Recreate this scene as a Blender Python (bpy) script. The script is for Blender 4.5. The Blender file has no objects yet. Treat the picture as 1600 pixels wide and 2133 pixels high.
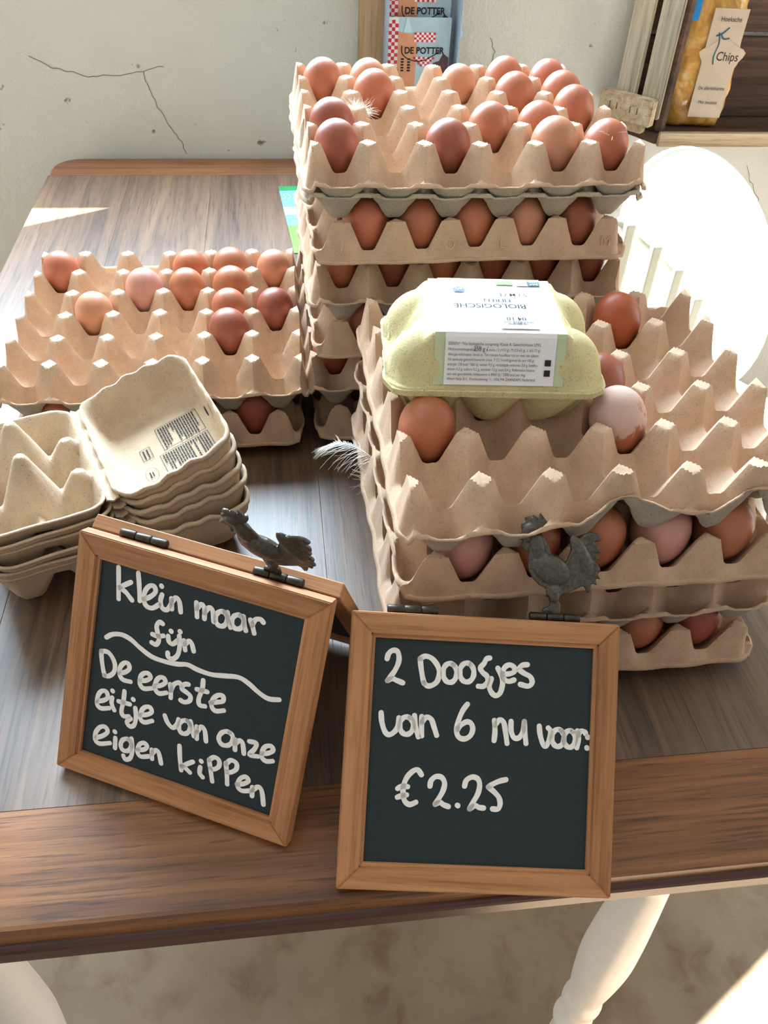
import bpy, bmesh, math, random
import numpy as np
from mathutils import Matrix, Vector, Euler
random.seed(7); rng = np.random.default_rng(7)
scene = bpy.context.scene
C = scene.collection
TZ = 0.75                      # table top height; x along the table's front edge, y towards the wall
YAW = math.radians(8.65)

# ------------------------------------------------------------------ camera
cam_data = bpy.data.cameras.new('camera'); cam = bpy.data.objects.new('camera', cam_data); C.objects.link(cam)
def cam_setup():
    pitch, roll = 0.7320, 0.0531
    fw = Vector((0, math.cos(pitch), -math.sin(pitch))); up = Vector((0, math.sin(pitch), math.cos(pitch))); rt = Vector((1, 0, 0))
    r2 = rt*math.cos(roll) + up*math.sin(roll); u2 = up*math.cos(roll) - rt*math.sin(roll)
    R = Matrix.Rotation(-YAW, 3, 'Z')
    r2, u2, fw = R @ r2, R @ u2, R @ fw
    M = Matrix.Identity(4)
    for i in range(3):
        M[i][0] = r2[i]; M[i][1] = u2[i]; M[i][2] = -fw[i]
    M[2][3] = TZ + 0.5258
    cam.matrix_world = M
    cam_data.sensor_fit = 'HORIZONTAL'; cam_data.sensor_width = 36.0; cam_data.lens = 36.0*1738.3/1600
    cam_data.clip_start = 0.02; cam_data.clip_end = 60
cam_setup(); scene.camera = cam

# ------------------------------------------------------------------ light
world = bpy.data.worlds.new('world'); scene.world = world; world.use_nodes = True
bg = world.node_tree.nodes['Background']; bg.inputs[0].default_value = (1.0, 0.97, 0.93, 1); bg.inputs[1].default_value = 0.48
def add_light(name, kind, loc, energy, color, target=None, size=None, size_y=None):
    d = bpy.data.lights.new(name, kind); d.energy = energy; d.color = color
    o = bpy.data.objects.new(name, d); C.objects.link(o); o.location = loc
    if target is not None: o.rotation_euler = (Vector(target)-Vector(loc)).to_track_quat('-Z', 'Y').to_euler()
    if size: d.shape = 'RECTANGLE'; d.size = size; d.size_y = size_y or size
    return o
SUN_DIR = Vector((-0.866*math.cos(math.radians(45)), -0.5*math.cos(math.radians(45)), -math.sin(math.radians(45))))
sun = add_light('sun', 'SUN', (3, 3, 4), 75.0, (1.0, 0.97, 0.93), target=Vector((3, 3, 4))+SUN_DIR); sun.data.angle = 0.009
add_light('window_daylight', 'AREA', (-0.25, 1.78, TZ+0.95), 175, (0.62, 0.82, 1.0), target=(-0.25, 0.5, TZ+0.35), size=1.35, size_y=0.95)
add_light('door_daylight', 'AREA', (2.15, 0.85, TZ+0.35), 22, (0.90, 0.96, 1.0), target=(0.4, 0.9, TZ+0.0), size=1.0, size_y=1.8)
vs = scene.view_settings
vs.view_transform = 'Standard'; vs.look = 'None'; vs.exposure = -0.08; vs.gamma = 1.0; vs.use_curve_mapping = False

# ------------------------------------------------------------------ materials
def srgb(r, g, b):
    f = lambda c: (c/255/12.92) if c/255 <= 0.04045 else ((c/255+0.055)/1.055)**2.4
    return (f(r), f(g), f(b), 1)
class NT:
    def __init__(s, name, rough=0.6, spec=0.4):
        s.m = bpy.data.materials.new(name); s.m.use_nodes = True; s.t = s.m.node_tree; s.b = s.t.nodes['Principled BSDF']
        s.b.inputs['Roughness'].default_value = rough; s.b.inputs['Specular IOR Level'].default_value = spec
    def n(s, typ, **kw):
        x = s.t.nodes.new(typ)
        for k, v in kw.items():
            if hasattr(x, k): setattr(x, k, v)
            else: x.inputs[k.replace('_', ' ')].default_value = v
        return x
    def l(s, a, b): s.t.links.new(a, b)
    def coord(s, scale=(1, 1, 1), kind='Object'):
        tc = s.n('ShaderNodeTexCoord'); mp = s.n('ShaderNodeMapping'); mp.inputs['Scale'].default_value = scale
        s.l(tc.outputs[kind], mp.inputs['Vector']); return mp.outputs[0]
    def noise(s, vec, scale, detail=4, rough=0.55, dist=0):
        x = s.n('ShaderNodeTexNoise'); x.inputs['Scale'].default_value = scale; x.inputs['Detail'].default_value = detail
        x.inputs['Roughness'].default_value = rough; x.inputs['Distortion'].default_value = dist; s.l(vec, x.inputs['Vector']); return x.outputs['Fac']
    def ramp(s, fac, stops):
        r = s.n('ShaderNodeValToRGB'); e = r.color_ramp.elements
        while len(e) < len(stops): e.new(0.5)
        for i, (p, c) in enumerate(stops): e[i].position = p; e[i].color = c
        s.l(fac, r.inputs[0]); return r.outputs[0]
    def mix(s, fac, a, b, mode='MIX'):
        x = s.n('ShaderNodeMix', data_type='RGBA', blend_type=mode)
        for sock, v in ((x.inputs[0], fac), (x.inputs[6], a), (x.inputs[7], b)):
            if isinstance(v, (int, float, tuple)): sock.default_value = v
            else: s.l(v, sock)
        return x.outputs[2]
    def bump(s, h, strength=0.3, dist=0.001):
        b = s.n('ShaderNodeBump'); b.inputs['Strength'].default_value = strength; b.inputs['Distance'].default_value = dist
        s.l(h, b.inputs['Height']); s.l(b.outputs[0], s.b.inputs['Normal'])
    def col(s, c):
        if isinstance(c, tuple): s.b.inputs['Base Color'].default_value = c
        else: s.l(c, s.b.inputs['Base Color'])
        return s
BL = (0, 0, 0, 1); WH = (1, 1, 1, 1)
def plain(name, c, rough=0.6, spec=0.4, metal=0.0, nscale=0, nstr=0.25, var=0.12):
    k = NT(name, rough, spec); k.b.inputs['Metallic'].default_value = metal
    v = k.coord(); n = k.noise(v, nscale or 60, 4)
    dk = tuple(x*(1-var) for x in c[:3])+(1,); lt = tuple(min(1, x*(1+var)) for x in c[:3])+(1,)
    k.col(k.ramp(n, [(0.3, dk), (0.7, lt)]))
    if nscale: k.bump(n, nstr, 0.0008)
    return k.m
def cardboard(name, c, fleck=0.12, bump=0.35):
    k = NT(name, 0.9, 0.15); v = k.coord(); oi = k.n('ShaderNodeObjectInfo')
    n1 = k.noise(v, 45, 5, 0.65); n2 = k.noise(v, 700, 3, 0.6); n3 = k.noise(v, 1600, 2)
    lo = tuple(x*0.86 for x in c[:3])+(1,); hi = tuple(min(1, x*1.10) for x in c[:3])+(1,)
    base = k.ramp(n1, [(0.3, lo), (0.7, hi)])
    fl = k.ramp(n2, [(0.28, (1-fleck*2.5,)*3+(1,)), (0.42, WH)])
    b2 = k.mix(1.0, base, fl, 'MULTIPLY'); b3 = k.mix(1.0, b2, oi.outputs['Color'], 'MULTIPLY'); k.col(b3)
    ad = k.n('ShaderNodeMath', operation='ADD'); k.l(n2, ad.inputs[0]); k.l(n3, ad.inputs[1]); k.bump(ad.outputs[0], bump, 0.0006)
    return k.m
def wood(name, lo, mid, hi, axis='Y', scale=1.0, rough=0.45, spec=0.45, pore=0.5, objvar=0.12):
    k = NT(name, rough, spec)
    st = {'Y': (1, 0.04, 1), 'X': (0.04, 1, 1), 'Z': (1, 1, 0.04)}[axis]
    st = tuple(a*scale for a in st); v = k.coord(st); oi = k.n('ShaderNodeObjectInfo')
    ad = k.n('ShaderNodeVectorMath', operation='ADD'); cb = k.n('ShaderNodeCombineXYZ')
    mm = k.n('ShaderNodeMath', operation='MULTIPLY'); k.l(oi.outputs['Random'], mm.inputs[0]); mm.inputs[1].default_value = 13.0
    for i in range(3): k.l(mm.outputs[0], cb.inputs[i])
    k.l(v, ad.inputs[0]); k.l(cb.outputs[0], ad.inputs[1]); v = ad.outputs[0]
    n1 = k.noise(v, 62, 6, 0.6, 0.8); n2 = k.noise(v, 420, 4, 0.6, 0.2); n0 = k.noise(v, 9, 3, 0.5, 0.6)
    c1 = k.ramp(n1, [(0.28, lo), (0.5, mid), (0.75, hi)])
    c0 = k.ramp(n0, [(0.3, (0.78, 0.76, 0.74, 1)), (0.7, (1.12, 1.1, 1.08, 1))])
    pr = k.ramp(n2, [(0.36, (1-pore,)*3+(1,)), (0.47, WH)])
    c2 = k.mix(1.0, c1, pr, 'MULTIPLY'); c3 = k.mix(1.0, c2, c0, 'MULTIPLY')
    vr = k.n('ShaderNodeMapRange'); vr.inputs[3].default_value = 1-objvar; vr.inputs[4].default_value = 1+objvar; k.l(oi.outputs['Random'], vr.inputs[0])
    hs = k.n('ShaderNodeHueSaturation'); k.l(vr.outputs[0], hs.inputs['Value']); k.l(c3, hs.inputs['Color']); k.col(hs.outputs[0])
    k.bump(n2, 0.18, 0.0006)
    return k.m

M = {}
M['card'] = cardboard('tray_cardboard', srgb(204, 171, 145))
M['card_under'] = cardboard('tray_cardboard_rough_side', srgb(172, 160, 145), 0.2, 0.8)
M['card_grey'] = cardboard('grey_pulp', srgb(196, 180, 160), 0.2, 0.8)
M['card_carton'] = cardboard('carton_pulp', srgb(204, 179, 152), 0.18, 0.7)
M['card_green'] = cardboard('green_pulp', srgb(212, 196, 148), 0.2, 0.6)
M['oak'] = wood('oak_planks', srgb(72, 52, 40), srgb(108, 80, 60), srgb(132, 102, 78), 'Y', 1.0, 0.44, 0.8, 0.45)
M['oak_x'] = wood('oak_border', srgb(88, 54, 32), srgb(140, 90, 54), srgb(164, 112, 70), 'X', 1.0, 0.36, 0.5, 0.5, 0.05)
M['oak_dark'] = wood('oak_moulding', srgb(62, 34, 30), srgb(88, 52, 44), srgb(104, 66, 54), 'X', 1.0, 0.35, 0.5, 0.3, 0.05)
M['pine_x'] = wood('pine_rail', srgb(150, 100, 64), srgb(186, 130, 88), srgb(206, 154, 110), 'X', 1.6, 0.6, 0.3, 0.22, 0.05)
M['pine_z'] = wood('pine_stile', srgb(150, 100, 64), srgb(186, 130, 88), srgb(206, 154, 110), 'Z', 1.6, 0.6, 0.3, 0.22, 0.05)
M['crate_z'] = wood('weathered_slat', srgb(140, 128, 108), srgb(184, 172, 150), srgb(206, 196, 176), 'Z', 1.2, 0.8, 0.2, 0.25)
M['crate_x'] = wood('weathered_block', srgb(130, 108, 84), srgb(176, 154, 126), srgb(196, 178, 150), 'X', 1.2, 0.8, 0.2, 0.3)
M['crate_shaded'] = wood('shaded_crate_board', srgb(56, 42, 34), srgb(82, 62, 50), srgb(104, 80, 64), 'X', 1.0, 0.7, 0.25, 0.3)  # dark brown has the shadow of the crate's interior put into the colour
M['post_wood'] = wood('raw_post', srgb(150, 116, 84), srgb(188, 154, 118), srgb(206, 176, 142), 'Z', 1.0, 0.75, 0.2, 0.2)
def plaster():
    k = NT('plaster', 0.9, 0.15); v = k.coord()
    n1 = k.noise(v, 2.2, 4); n2 = k.noise(v, 120, 5, 0.7); n3 = k.noise(v, 32, 4, 0.6)
    c = k.ramp(n1, [(0.3, srgb(204, 200, 190)), (0.7, srgb(220, 217, 208))])
    pit = k.ramp(n3, [(0.27, srgb(150, 142, 128)), (0.33, WH)])
    k.col(k.mix(1.0, c, pit, 'MULTIPLY'))
    ad = k.n('ShaderNodeMath', operation='ADD'); k.l(n2, ad.inputs[0]); k.l(n3, ad.inputs[1]); k.bump(ad.outputs[0], 0.55, 0.004)
    return k.m
M['plaster'] = plaster()
def concrete():
    k = NT('concrete_floor', 0.75, 0.25); v = k.coord()
    n1 = k.noise(v, 5, 5, 0.6); n2 = k.noise(v, 16, 4, 0.6, 0.5); n3 = k.noise(v, 220, 3)
    c = k.ramp(n1, [(0.3, srgb(130, 111, 90)), (0.7, srgb(154, 136, 114))])
    sp = k.ramp(n2, [(0.30, srgb(222, 212, 202)), (0.5, WH)])
    k.col(k.mix(1.0, c, sp, 'MULTIPLY')); k.bump(n3, 0.2, 0.001); return k.m
M['concrete'] = concrete()
M['white_paint'] = plain('white_paint', srgb(236, 232, 226), 0.35, 0.5, var=0.02)
M['white_plastic'] = plain('white_plastic', srgb(240, 242, 238), 0.4, 0.5, var=0.03)
M['chair_bar'] = plain('pale_green_white_bar', srgb(222, 228, 214), 0.4, 0.5, var=0.03)
M['slate'] = plain('chalkboard', srgb(40, 50, 52), 0.55, 0.3, nscale=220, nstr=0.05, var=0.12)
M['chalk'] = plain('chalk_pen', srgb(250, 242, 236), 0.8, 0.2, var=0.04)
M['metal_dark'] = plain('dark_bronze', srgb(84, 78, 70), 0.36, 0.5, 0.6, nscale=500, nstr=0.5, var=0.35)
M['hinge'] = plain('hinge_metal', srgb(70, 64, 56), 0.4, 0.5, 0.8, nscale=200, nstr=0.2, var=0.3)
M['ink'] = plain('print_ink', srgb(44, 42, 44), 0.7, 0.2)
M['paper'] = plain('label_paper', srgb(236, 230, 230), 0.5, 0.3, var=0.02)
M['paper_blue'] = plain('pale_blue_label', srgb(190, 218, 224), 0.45, 0.4, var=0.05)
M['paper_green'] = plain('pale_green_label', srgb(192, 200, 162), 0.45, 0.4, var=0.05)
M['leaf_green'] = plain('logo_green', srgb(120, 170, 70), 0.5)
M['teal'] = plain('logo_teal', srgb(20, 84, 100), 0.5)
M['navy'] = plain('logo_blue', srgb(30, 80, 130), 0.5)
M['red'] = plain('brochure_red', srgb(206, 50, 62), 0.4)
M['sky_print'] = plain('brochure_sky', srgb(176, 200, 212), 0.35, 0.5, var=0.06)
M['brick_print'] = plain('brochure_tower', srgb(214, 150, 112), 0.4, var=0.08)
M['tree_print'] = plain('brochure_tree', srgb(84, 58, 66), 0.5, nscale=0, var=0.4)
M['grass_print'] = plain('flyer_grass', srgb(120, 160, 80), 0.4, var=0.15)
M['flyer_blue'] = plain('flyer_sky', srgb(120, 180, 222), 0.4, var=0.12)
M['flyer_green'] = plain('flyer_green', srgb(50, 150, 90), 0.4)
M['acrylic'] = plain('holder_plastic', srgb(150, 168, 182), 0.2, 0.6)
M['crack'] = plain('crack_shadow', srgb(120, 112, 100), 0.95, 0.1)
M['feather'] = plain('feather_white', srgb(240, 228, 214), 0.8, 0.2, var=0.05)
M['chips'] = plain('potato_chips', srgb(206, 150, 60), 0.6, 0.3, nscale=60, nstr=0.6, var=0.3)
M['bag_label'] = plain('shaded_bag_paper', srgb(184, 166, 148), 0.6, 0.3, var=0.05)  # tan paper, darkened in colour for the shade inside the crate
M['bag_blue'] = plain('bag_blue', srgb(30, 130, 200), 0.4)
M['rubber'] = plain('staple_metal', srgb(90, 90, 92), 0.5, 0.5, 0.6)
M['frame_white'] = plain('window_frame_paint', srgb(230, 230, 226), 0.4)
def bagfilm():
    k = NT('bag_film', 0.18, 0.6); v = k.coord(); n = k.noise(v, 22, 4, 0.6, 1.0)
    k.col(k.ramp(n, [(0.3, srgb(168, 110, 44)), (0.5, srgb(212, 160, 78)), (0.72, srgb(226, 196, 150))]))
    k.bump(k.noise(v, 40, 3), 0.6, 0.004); return k.m
M['bagfilm'] = bagfilm()
def eggmat():
    k = NT('eggshell', 0.42, 0.4); v = k.coord(); oi = k.n('ShaderNodeObjectInfo')
    n1 = k.noise(v, 60, 4); n2 = k.noise(v, 900, 2)
    a = k.ramp(n1, [(0.3, (0.9, 0.88, 0.86, 1)), (0.7, (1.06, 1.05, 1.04, 1))])
    k.col(k.mix(1.0, oi.outputs['Color'], a, 'MULTIPLY')); k.bump(n2, 0.12, 0.0003)
    k.b.inputs['Subsurface Weight'].default_value = 0.06; k.b.inputs['Subsurface Radius'].default_value = (0.006, 0.003, 0.002); k.b.inputs['Subsurface Scale'].default_value = 1.0
    return k.m
M['egg'] = eggmat()
def eggspeck():
    k = NT('rough_eggshell', 0.7, 0.2); v = k.coord(); oi = k.n('ShaderNodeObjectInfo')
    n1 = k.noise(v, 55, 5, 0.7, 0.5); sx = k.n('ShaderNodeSeparateXYZ'); k.l(v, sx.inputs[0])
    ad = k.n('ShaderNodeMath', operation='MULTIPLY_ADD'); k.l(sx.outputs[2], ad.inputs[0]); ad.inputs[1].default_value = 9.0; k.l(n1, ad.inputs[2])
    f = k.ramp(ad.outputs[0], [(0.46, BL), (0.54, WH)])
    k.col(k.mix(f, oi.outputs['Color'], srgb(206, 172, 158))); k.bump(k.noise(v, 260, 4), 0.4, 0.0006); return k.m
M['egg_rough'] = eggspeck()

# ------------------------------------------------------------------ helpers
def tag(o, label=None, cat=None, group=None, kind=None):
    if label: o['label'] = label
    if cat: o['category'] = cat
    if group: o['group'] = group
    if kind: o['kind'] = kind
    return o
def mobj(name, verts, faces, mat=None, parent=None, smooth=False):
    me = bpy.data.meshes.new(name); me.from_pydata([tuple(map(float, v)) for v in verts], [], [tuple(map(int, f)) for f in faces]); me.validate(); me.update()
    if mat: me.materials.append(M[mat] if isinstance(mat, str) else mat)
    if smooth: me.polygons.foreach_set('use_smooth', [True]*len(me.polygons))
    o = bpy.data.objects.new(name, me); C.objects.link(o)
    if parent: o.parent = parent
    return o
def link(name, me, parent=None):
    o = bpy.data.objects.new(name, me); C.objects.link(o)
    if parent: o.parent = parent
    return o
def empty(name, loc=(0, 0, 0), rz=0, mat=None):
    o = bpy.data.objects.new(name, None); C.objects.link(o); o.empty_display_size = 0.05
    if mat is not None: o.matrix_world = mat
    else: o.location = loc; o.rotation_euler = (0, 0, rz)
    return o
def box(name, a, b, mat, parent=None, bev=0.0, segs=2):
    bm = bmesh.new(); bmesh.ops.create_cube(bm, size=1.0)
    for v in bm.verts: v.co = Vector([(a[i]+b[i])/2+v.co[i]*(b[i]-a[i]) for i in range(3)])
    if bev: bmesh.ops.bevel(bm, geom=bm.edges[:], offset=bev, segments=segs, affect='EDGES', profile=0.6)
    me = bpy.data.meshes.new(name); bm.to_mesh(me); bm.free(); me.materials.append(M[mat])
    return link(name, me, parent)
def prism(name, pts, y0, y1, mat, parent=None, axis='y', bev=0):
    """polygon pts in 2D extruded along an axis (y: pts are x,z; z: pts are x,y)"""
    n = len(pts)
    mk = (lambda p, t: (p[0], t, p[1])) if axis == 'y' else (lambda p, t: (p[0], p[1], t))
    V = [mk(p, y0) for p in pts]+[mk(p, y1) for p in pts]
    F = [list(range(n))[::-1], list(range(n, 2*n))]+[[i, (i+1) % n, n+(i+1) % n, n+i] for i in range(n)]
    bm = bmesh.new(); vs_ = [bm.verts.new(v) for v in V]
    for f in F: bm.faces.new([vs_[i] for i in f])
    bmesh.ops.recalc_face_normals(bm, faces=bm.faces[:])
    if bev: bmesh.ops.bevel(bm, geom=[e for e in bm.edges], offset=bev, segments=2, affect='EDGES')
    me = bpy.data.meshes.new(name); bm.to_mesh(me); bm.free(); me.materials.append(M[mat]); return link(name, me, parent)
def lathe(name, prof, mat, parent=None, n=28, smooth=True):
    V = []; F = []
    for r, z in prof:
        for i in range(n): a = 2*math.pi*i/n; V.append((r*math.cos(a), r*math.sin(a), z))
    for j in range(len(prof)-1):
        for i in range(n): F.append((j*n+i, j*n+(i+1) % n, (j+1)*n+(i+1) % n, (j+1)*n+i))
    F.append(tuple(range(n))[::-1]); F.append(tuple(range((len(prof)-1)*n, len(prof)*n)))
    return mobj(name, V, F, mat, parent, smooth)
def tube(name, pts, r, mat, parent=None, n=8, radii=None):
    pts = [Vector(p) for p in pts]; V = []; F = []
    for i, p in enumerate(pts):
        t = (pts[min(i+1, len(pts)-1)]-pts[max(i-1, 0)]).normalized()
        u = t.orthogonal().normalized() if i == 0 else (u - t*u.dot(t)).normalized()
        w = t.cross(u); rr = radii[i] if radii else r
        for k in range(n): a = 2*math.pi*k/n; V.append(p+u*math.cos(a)*rr+w*math.sin(a)*rr)
    for i in range(len(pts)-1):
        for k in range(n): F.append((i*n+k, i*n+(k+1) % n, (i+1)*n+(k+1) % n, (i+1)*n+k))
    F.append(tuple(range(n))[::-1]); F.append(tuple(range((len(pts)-1)*n, len(pts)*n)))
    return mobj(name, V, F, mat, parent, True)
def smooth_line(pts, per=5):
    P = [np.array(p, float) for p in pts]
    if len(P) < 3: return P
    out = []
    for i in range(len(P)-1):
        p0, p1, p2, p3 = P[max(i-1, 0)], P[i], P[i+1], P[min(i+2, len(P)-1)]
        for k in range(per):
            t = k/per
            out.append(0.5*((2*p1)+(-p0+p2)*t+(2*p0-5*p1+4*p2-p3)*t*t+(-p0+3*p1-3*p2+p3)*t**3))
    return out+[P[-1]]
def ribbon_mesh(strokes, w, h=0.0004):
    """strokes: 2D polylines in the xz plane (metres); rounded ribbons standing h proud towards -y"""
    V = []; F = []
    for st in strokes:
        P = smooth_line(st); n = len(P); base = len(V); L = []; Rr = []
        for i, p in enumerate(P):
            t = P[min(i+1, n-1)]-P[max(i-1, 0)]; ln = np.hypot(*t); t = t/ln if ln > 1e-9 else np.array([1., 0])
            nn = np.array([-t[1], t[0]]); ww = w*(0.97+0.05*math.sin(i*0.6)); L.append(p+nn*ww/2); Rr.append(p-nn*ww/2)
            if i == 0: t0 = t
            if i == n-1: t1 = t
        cap = lambda c, t, s: [c+(w/2)*(np.array([-t[1], t[0]])*math.cos(a)*s+t*s*math.sin(a)*1.0) for a in np.linspace(0, math.pi, 7)[1:-1]]
        ring = L+cap(P[-1], t1, 1)+Rr[::-1]+cap(P[0], t0, -1)
        m = n
        for q in L: V.append((q[0], -h, q[1]))
        for q in Rr: V.append((q[0], -h, q[1]))
        for i in range(n-1): F.append((base+i, base+m+i, base+m+i+1, base+i+1))
        b2 = len(V); c = cap(P[-1], t1, 1)
        for q in c: V.append((q[0], -h, q[1]))
        F.append(tuple([base+m-1, base+2*m-1]+[b2+len(c)-1-i for i in range(len(c))]))
        b3 = len(V); c = cap(P[0], t0, -1)
        for q in c: V.append((q[0], -h, q[1]))
        F.append(tuple([base+m, base]+[b3+len(c)-1-i for i in range(len(c))]))
    return V, F
def text(name, body, size, mat, parent, matrix, align='CENTER', extrude=0.0, sx=1.0, bold=0.0):
    cu = bpy.data.curves.new(name, 'FONT'); cu.body = body; cu.size = size; cu.align_x = align; cu.align_y = 'CENTER'; cu.extrude = extrude
    cu.resolution_u = 3; cu.offset = bold
    tmp = bpy.data.objects.new('tmp', cu); C.objects.link(tmp)
    dg = bpy.context.evaluated_depsgraph_get(); me = bpy.data.meshes.new_from_object(tmp.evaluated_get(dg)); me.name = name
    bpy.data.objects.remove(tmp); bpy.data.curves.remove(cu)
    me.materials.clear(); me.materials.append(M[mat]); me.transform(Matrix.Diagonal((sx, 1, 1, 1)))
    o = link(name, me, parent); o.matrix_local = matrix; return o
def rrect(hx, hy, r, n=6):
    P = []
    for cx, cy, a0 in ((hx-r, hy-r, 0), (-hx+r, hy-r, 90), (-hx+r, -hy+r, 180), (hx-r, -hy+r, 270)):
        for i in range(n+1): a = math.radians(a0+90*i/n); P.append((cx+r*math.cos(a), cy+r*math.sin(a)))
    return P
def dense(P, step):
    out = []
    for i in range(len(P)):
        a = np.array(P[i]); b = np.array(P[(i+1) % len(P)]); k = max(1, int(np.hypot(*(b-a))/step))
        for j in range(k): out.append(tuple(a+(b-a)*j/k))
    return out
def solid(o, t, off=-1.0, matoff=0):
    m = o.modifiers.new('thickness', 'SOLIDIFY'); m.thickness = t; m.offset = off; m.material_offset = matoff; m.use_even_offset = False; return o
def axes(o, X, Y, Z):
    m = Matrix.Identity(4)
    for i in range(3): m[i][0] = X[i]; m[i][1] = Y[i]; m[i][2] = Z[i]; m[i][3] = o[i]
    return m
ORD = ['first', 'second', 'third', 'fourth', 'fifth', 'sixth']

# ------------------------------------------------------------------ room
def wall_with_holes(name, axis, pos, thick, u0, u1, z0, z1, holes, mat):
    """wall slab from boxes around rectangular openings (u is x for a back wall, y for a side wall); one mesh"""
    us = sorted({u0, u1, *[h[0] for h in holes], *[h[1] for h in holes]}); zs = sorted({z0, z1, *[h[2] for h in holes], *[h[3] for h in holes]})
    bm = bmesh.new()
    for i in range(len(us)-1):
        for j in range(len(zs)-1):
            cu, cz = (us[i]+us[i+1])/2, (zs[j]+zs[j+1])/2
            if any(h[0] < cu < h[1] and h[2] < cz < h[3] for h in holes): continue
            r = bmesh.ops.create_cube(bm, size=1.0)['verts']
            for v in r:
                a = us[i] if v.co.x < 0 else us[i+1]; t = pos if v.co.y < 0 else pos+thick; z = zs[j] if v.co.z < 0 else zs[j+1]
                v.co = Vector((a, t, z)) if axis == 'y' else Vector((t, a, z))
    bmesh.ops.remove_doubles(bm, verts=bm.verts, dist=1e-5)
    me = bpy.data.meshes.new(name); bm.to_mesh(me); bm.free(); me.materials.append(M[mat]); return tag(link(name, me), kind='structure')
WALL_Y = 1.535
WIN1 = (-0.95, 0.425, TZ+0.466, TZ+1.40)
WIN2 = (1.00, 1.84, TZ+0.40, TZ+1.18)
DOOR = (0.45, 1.18, 0.0, 2.0)
wall_back = wall_with_holes('wall_back', 'y', WALL_Y, 0.12, -1.8, 2.02, 0, 2.7, [WIN1, WIN2], 'plaster'); wall_back['label'] = 'rough cream plaster wall with hairline cracks behind the table'
tag(wall_with_holes('wall_right', 'x', 1.9, 0.12, -1.6, WALL_Y, 0, 2.7, [DOOR], 'plaster'), 'plaster wall right of the table with a doorway')
tag(box('wall_left', (-1.8, -1.6, 0), (-1.68, WALL_Y, 2.7), 'plaster'), 'plaster wall left of the table', kind='structure')
tag(box('floor', (-1.8, -1.6, -0.05), (2.02, WALL_Y+0.12, 0), 'concrete'), 'worn beige concrete floor with darker stains', kind='structure')
tag(box('ceiling', (-1.8, -1.6, 2.7), (2.02, WALL_Y+0.12, 2.78), 'plaster'), 'white ceiling of the room', kind='structure')
for i, w in enumerate((WIN1, WIN2)):
    fr = empty('window_%d' % (i+1), ((w[0]+w[1])/2, WALL_Y+0.09, w[2])); tag(fr, 'white framed window above the table' if i == 0 else 'small white framed window beside the crate', kind='structure')
    W2 = (w[1]-w[0])/2; Hh = w[3]-w[2]; t = 0.03
    for nm, a, b in (('frame_rail', (-W2, 0.0, 0), (W2, 0.03, t)), ('frame_rail', (-W2, 0.0, Hh-t), (W2, 0.03, Hh)), ('frame_stile', (-W2, 0.0, t), (-W2+t, 0.03, Hh-t)), ('frame_stile', (W2-0.012, 0.0, t), (W2, 0.03, Hh-t))):
        if nm == 'frame_rail' and a[2] == 0: a = (-W2, 0.0, -0.001); b = (W2, 0.03, 0.001)
        box(nm, a, b, 'frame_white', fr)
for j, seg in enumerate(([(-0.3797, .1539), (-0.3464, .1368), (-0.2961, .1245), (-0.2501, .1257), (-0.2046, .1326), (-0.1632, .1423)],
            [(-0.2046, .1326), (-0.1992, .1057), (-0.1878, .0758), (-0.1716, .0474), (-0.1562, .0213), (-0.1492, -0.003)],
            [(0.372, .19), (0.380, .168), (0.376, .15), (0.384, .135)], [(0.90, -.02), (0.915, -.05), (0.945, -.085), (0.955, -.11)])):
    st = []
    for a, b in zip(seg[:-1], seg[1:]):
        for k in range(5): st.append((a[0]+(b[0]-a[0])*k/5+random.uniform(-.0015, .0015), TZ+a[1]+(b[1]-a[1])*k/5+random.uniform(-.0015, .0015)))
    V, F = ribbon_mesh([st], 0.0011, 0.0006); o = mobj('plaster_crack', V, F, 'crack', wall_back); o.location = (0, WALL_Y, 0)

# ------------------------------------------------------------------ table
TX0, TX1, TY0, TY1, TT = -0.367, 0.425, 0.222, 1.517, 0.026
table = tag(empty('table', ((TX0+TX1)/2, (TY0+TY1)/2, 0)), 'brown oak table with white turned legs carrying the egg trays', 'table')
def tchild(o): o.parent = table; o.matrix_parent_inverse = Matrix.Translation(-table.location); return o
npl = 6; ys0, ys1 = TY0+0.080, TY1-0.080; pw = (TX1-TX0)/npl
for i in range(npl):
    x0 = TX0+i*pw+(0.0001 if i else 0); x1 = TX0+(i+1)*pw-(0.0001 if i < npl-1 else 0)
    tchild(box('plank', (x0, ys0+0.0004, TZ-TT), (x1, ys1-0.0004, TZ-random.uniform(0, 0.0001)), 'oak', None, 0.0002, 1))
def border(y_in, y_out, mat, z0, z1, r, grow=0.0, name='end_board'):
    s = 1 if y_out > y_in else -1; P = [(TX0-grow, y_in), (TX1+grow, y_in)]
    for cx, a0, a1 in ((TX1+grow-r, 0, 90), (TX0-grow+r, 90, 180)):
        for k in range(9): a = math.radians(a0+(a1-a0)*k/8); P.append((cx+r*math.cos(a), y_out+s*grow-s*r+s*r*math.sin(a)))
    o = prism(name, P, z0, z1, mat, None, 'z')
    bm = bmesh.new(); bm.from_mesh(o.data)
    ed = [e for e in bm.edges if all(abs(v.co.z-z1) < 1e-6 for v in e.verts) and not all(abs(v.co.y-y_in) < 1e-6 for v in e.verts)]
    bmesh.ops.bevel(bm, geom=ed, offset=0.005, segments=3, affect='EDGES', profile=0.5); bm.to_mesh(o.data); bm.free()
    return tchild(o)
border(ys0, TY0, 'oak_x', TZ-TT*0.55, TZ, 0.03); border(ys1, TY1, 'oak_x', TZ-TT*0.55, TZ, 0.045)
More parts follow.
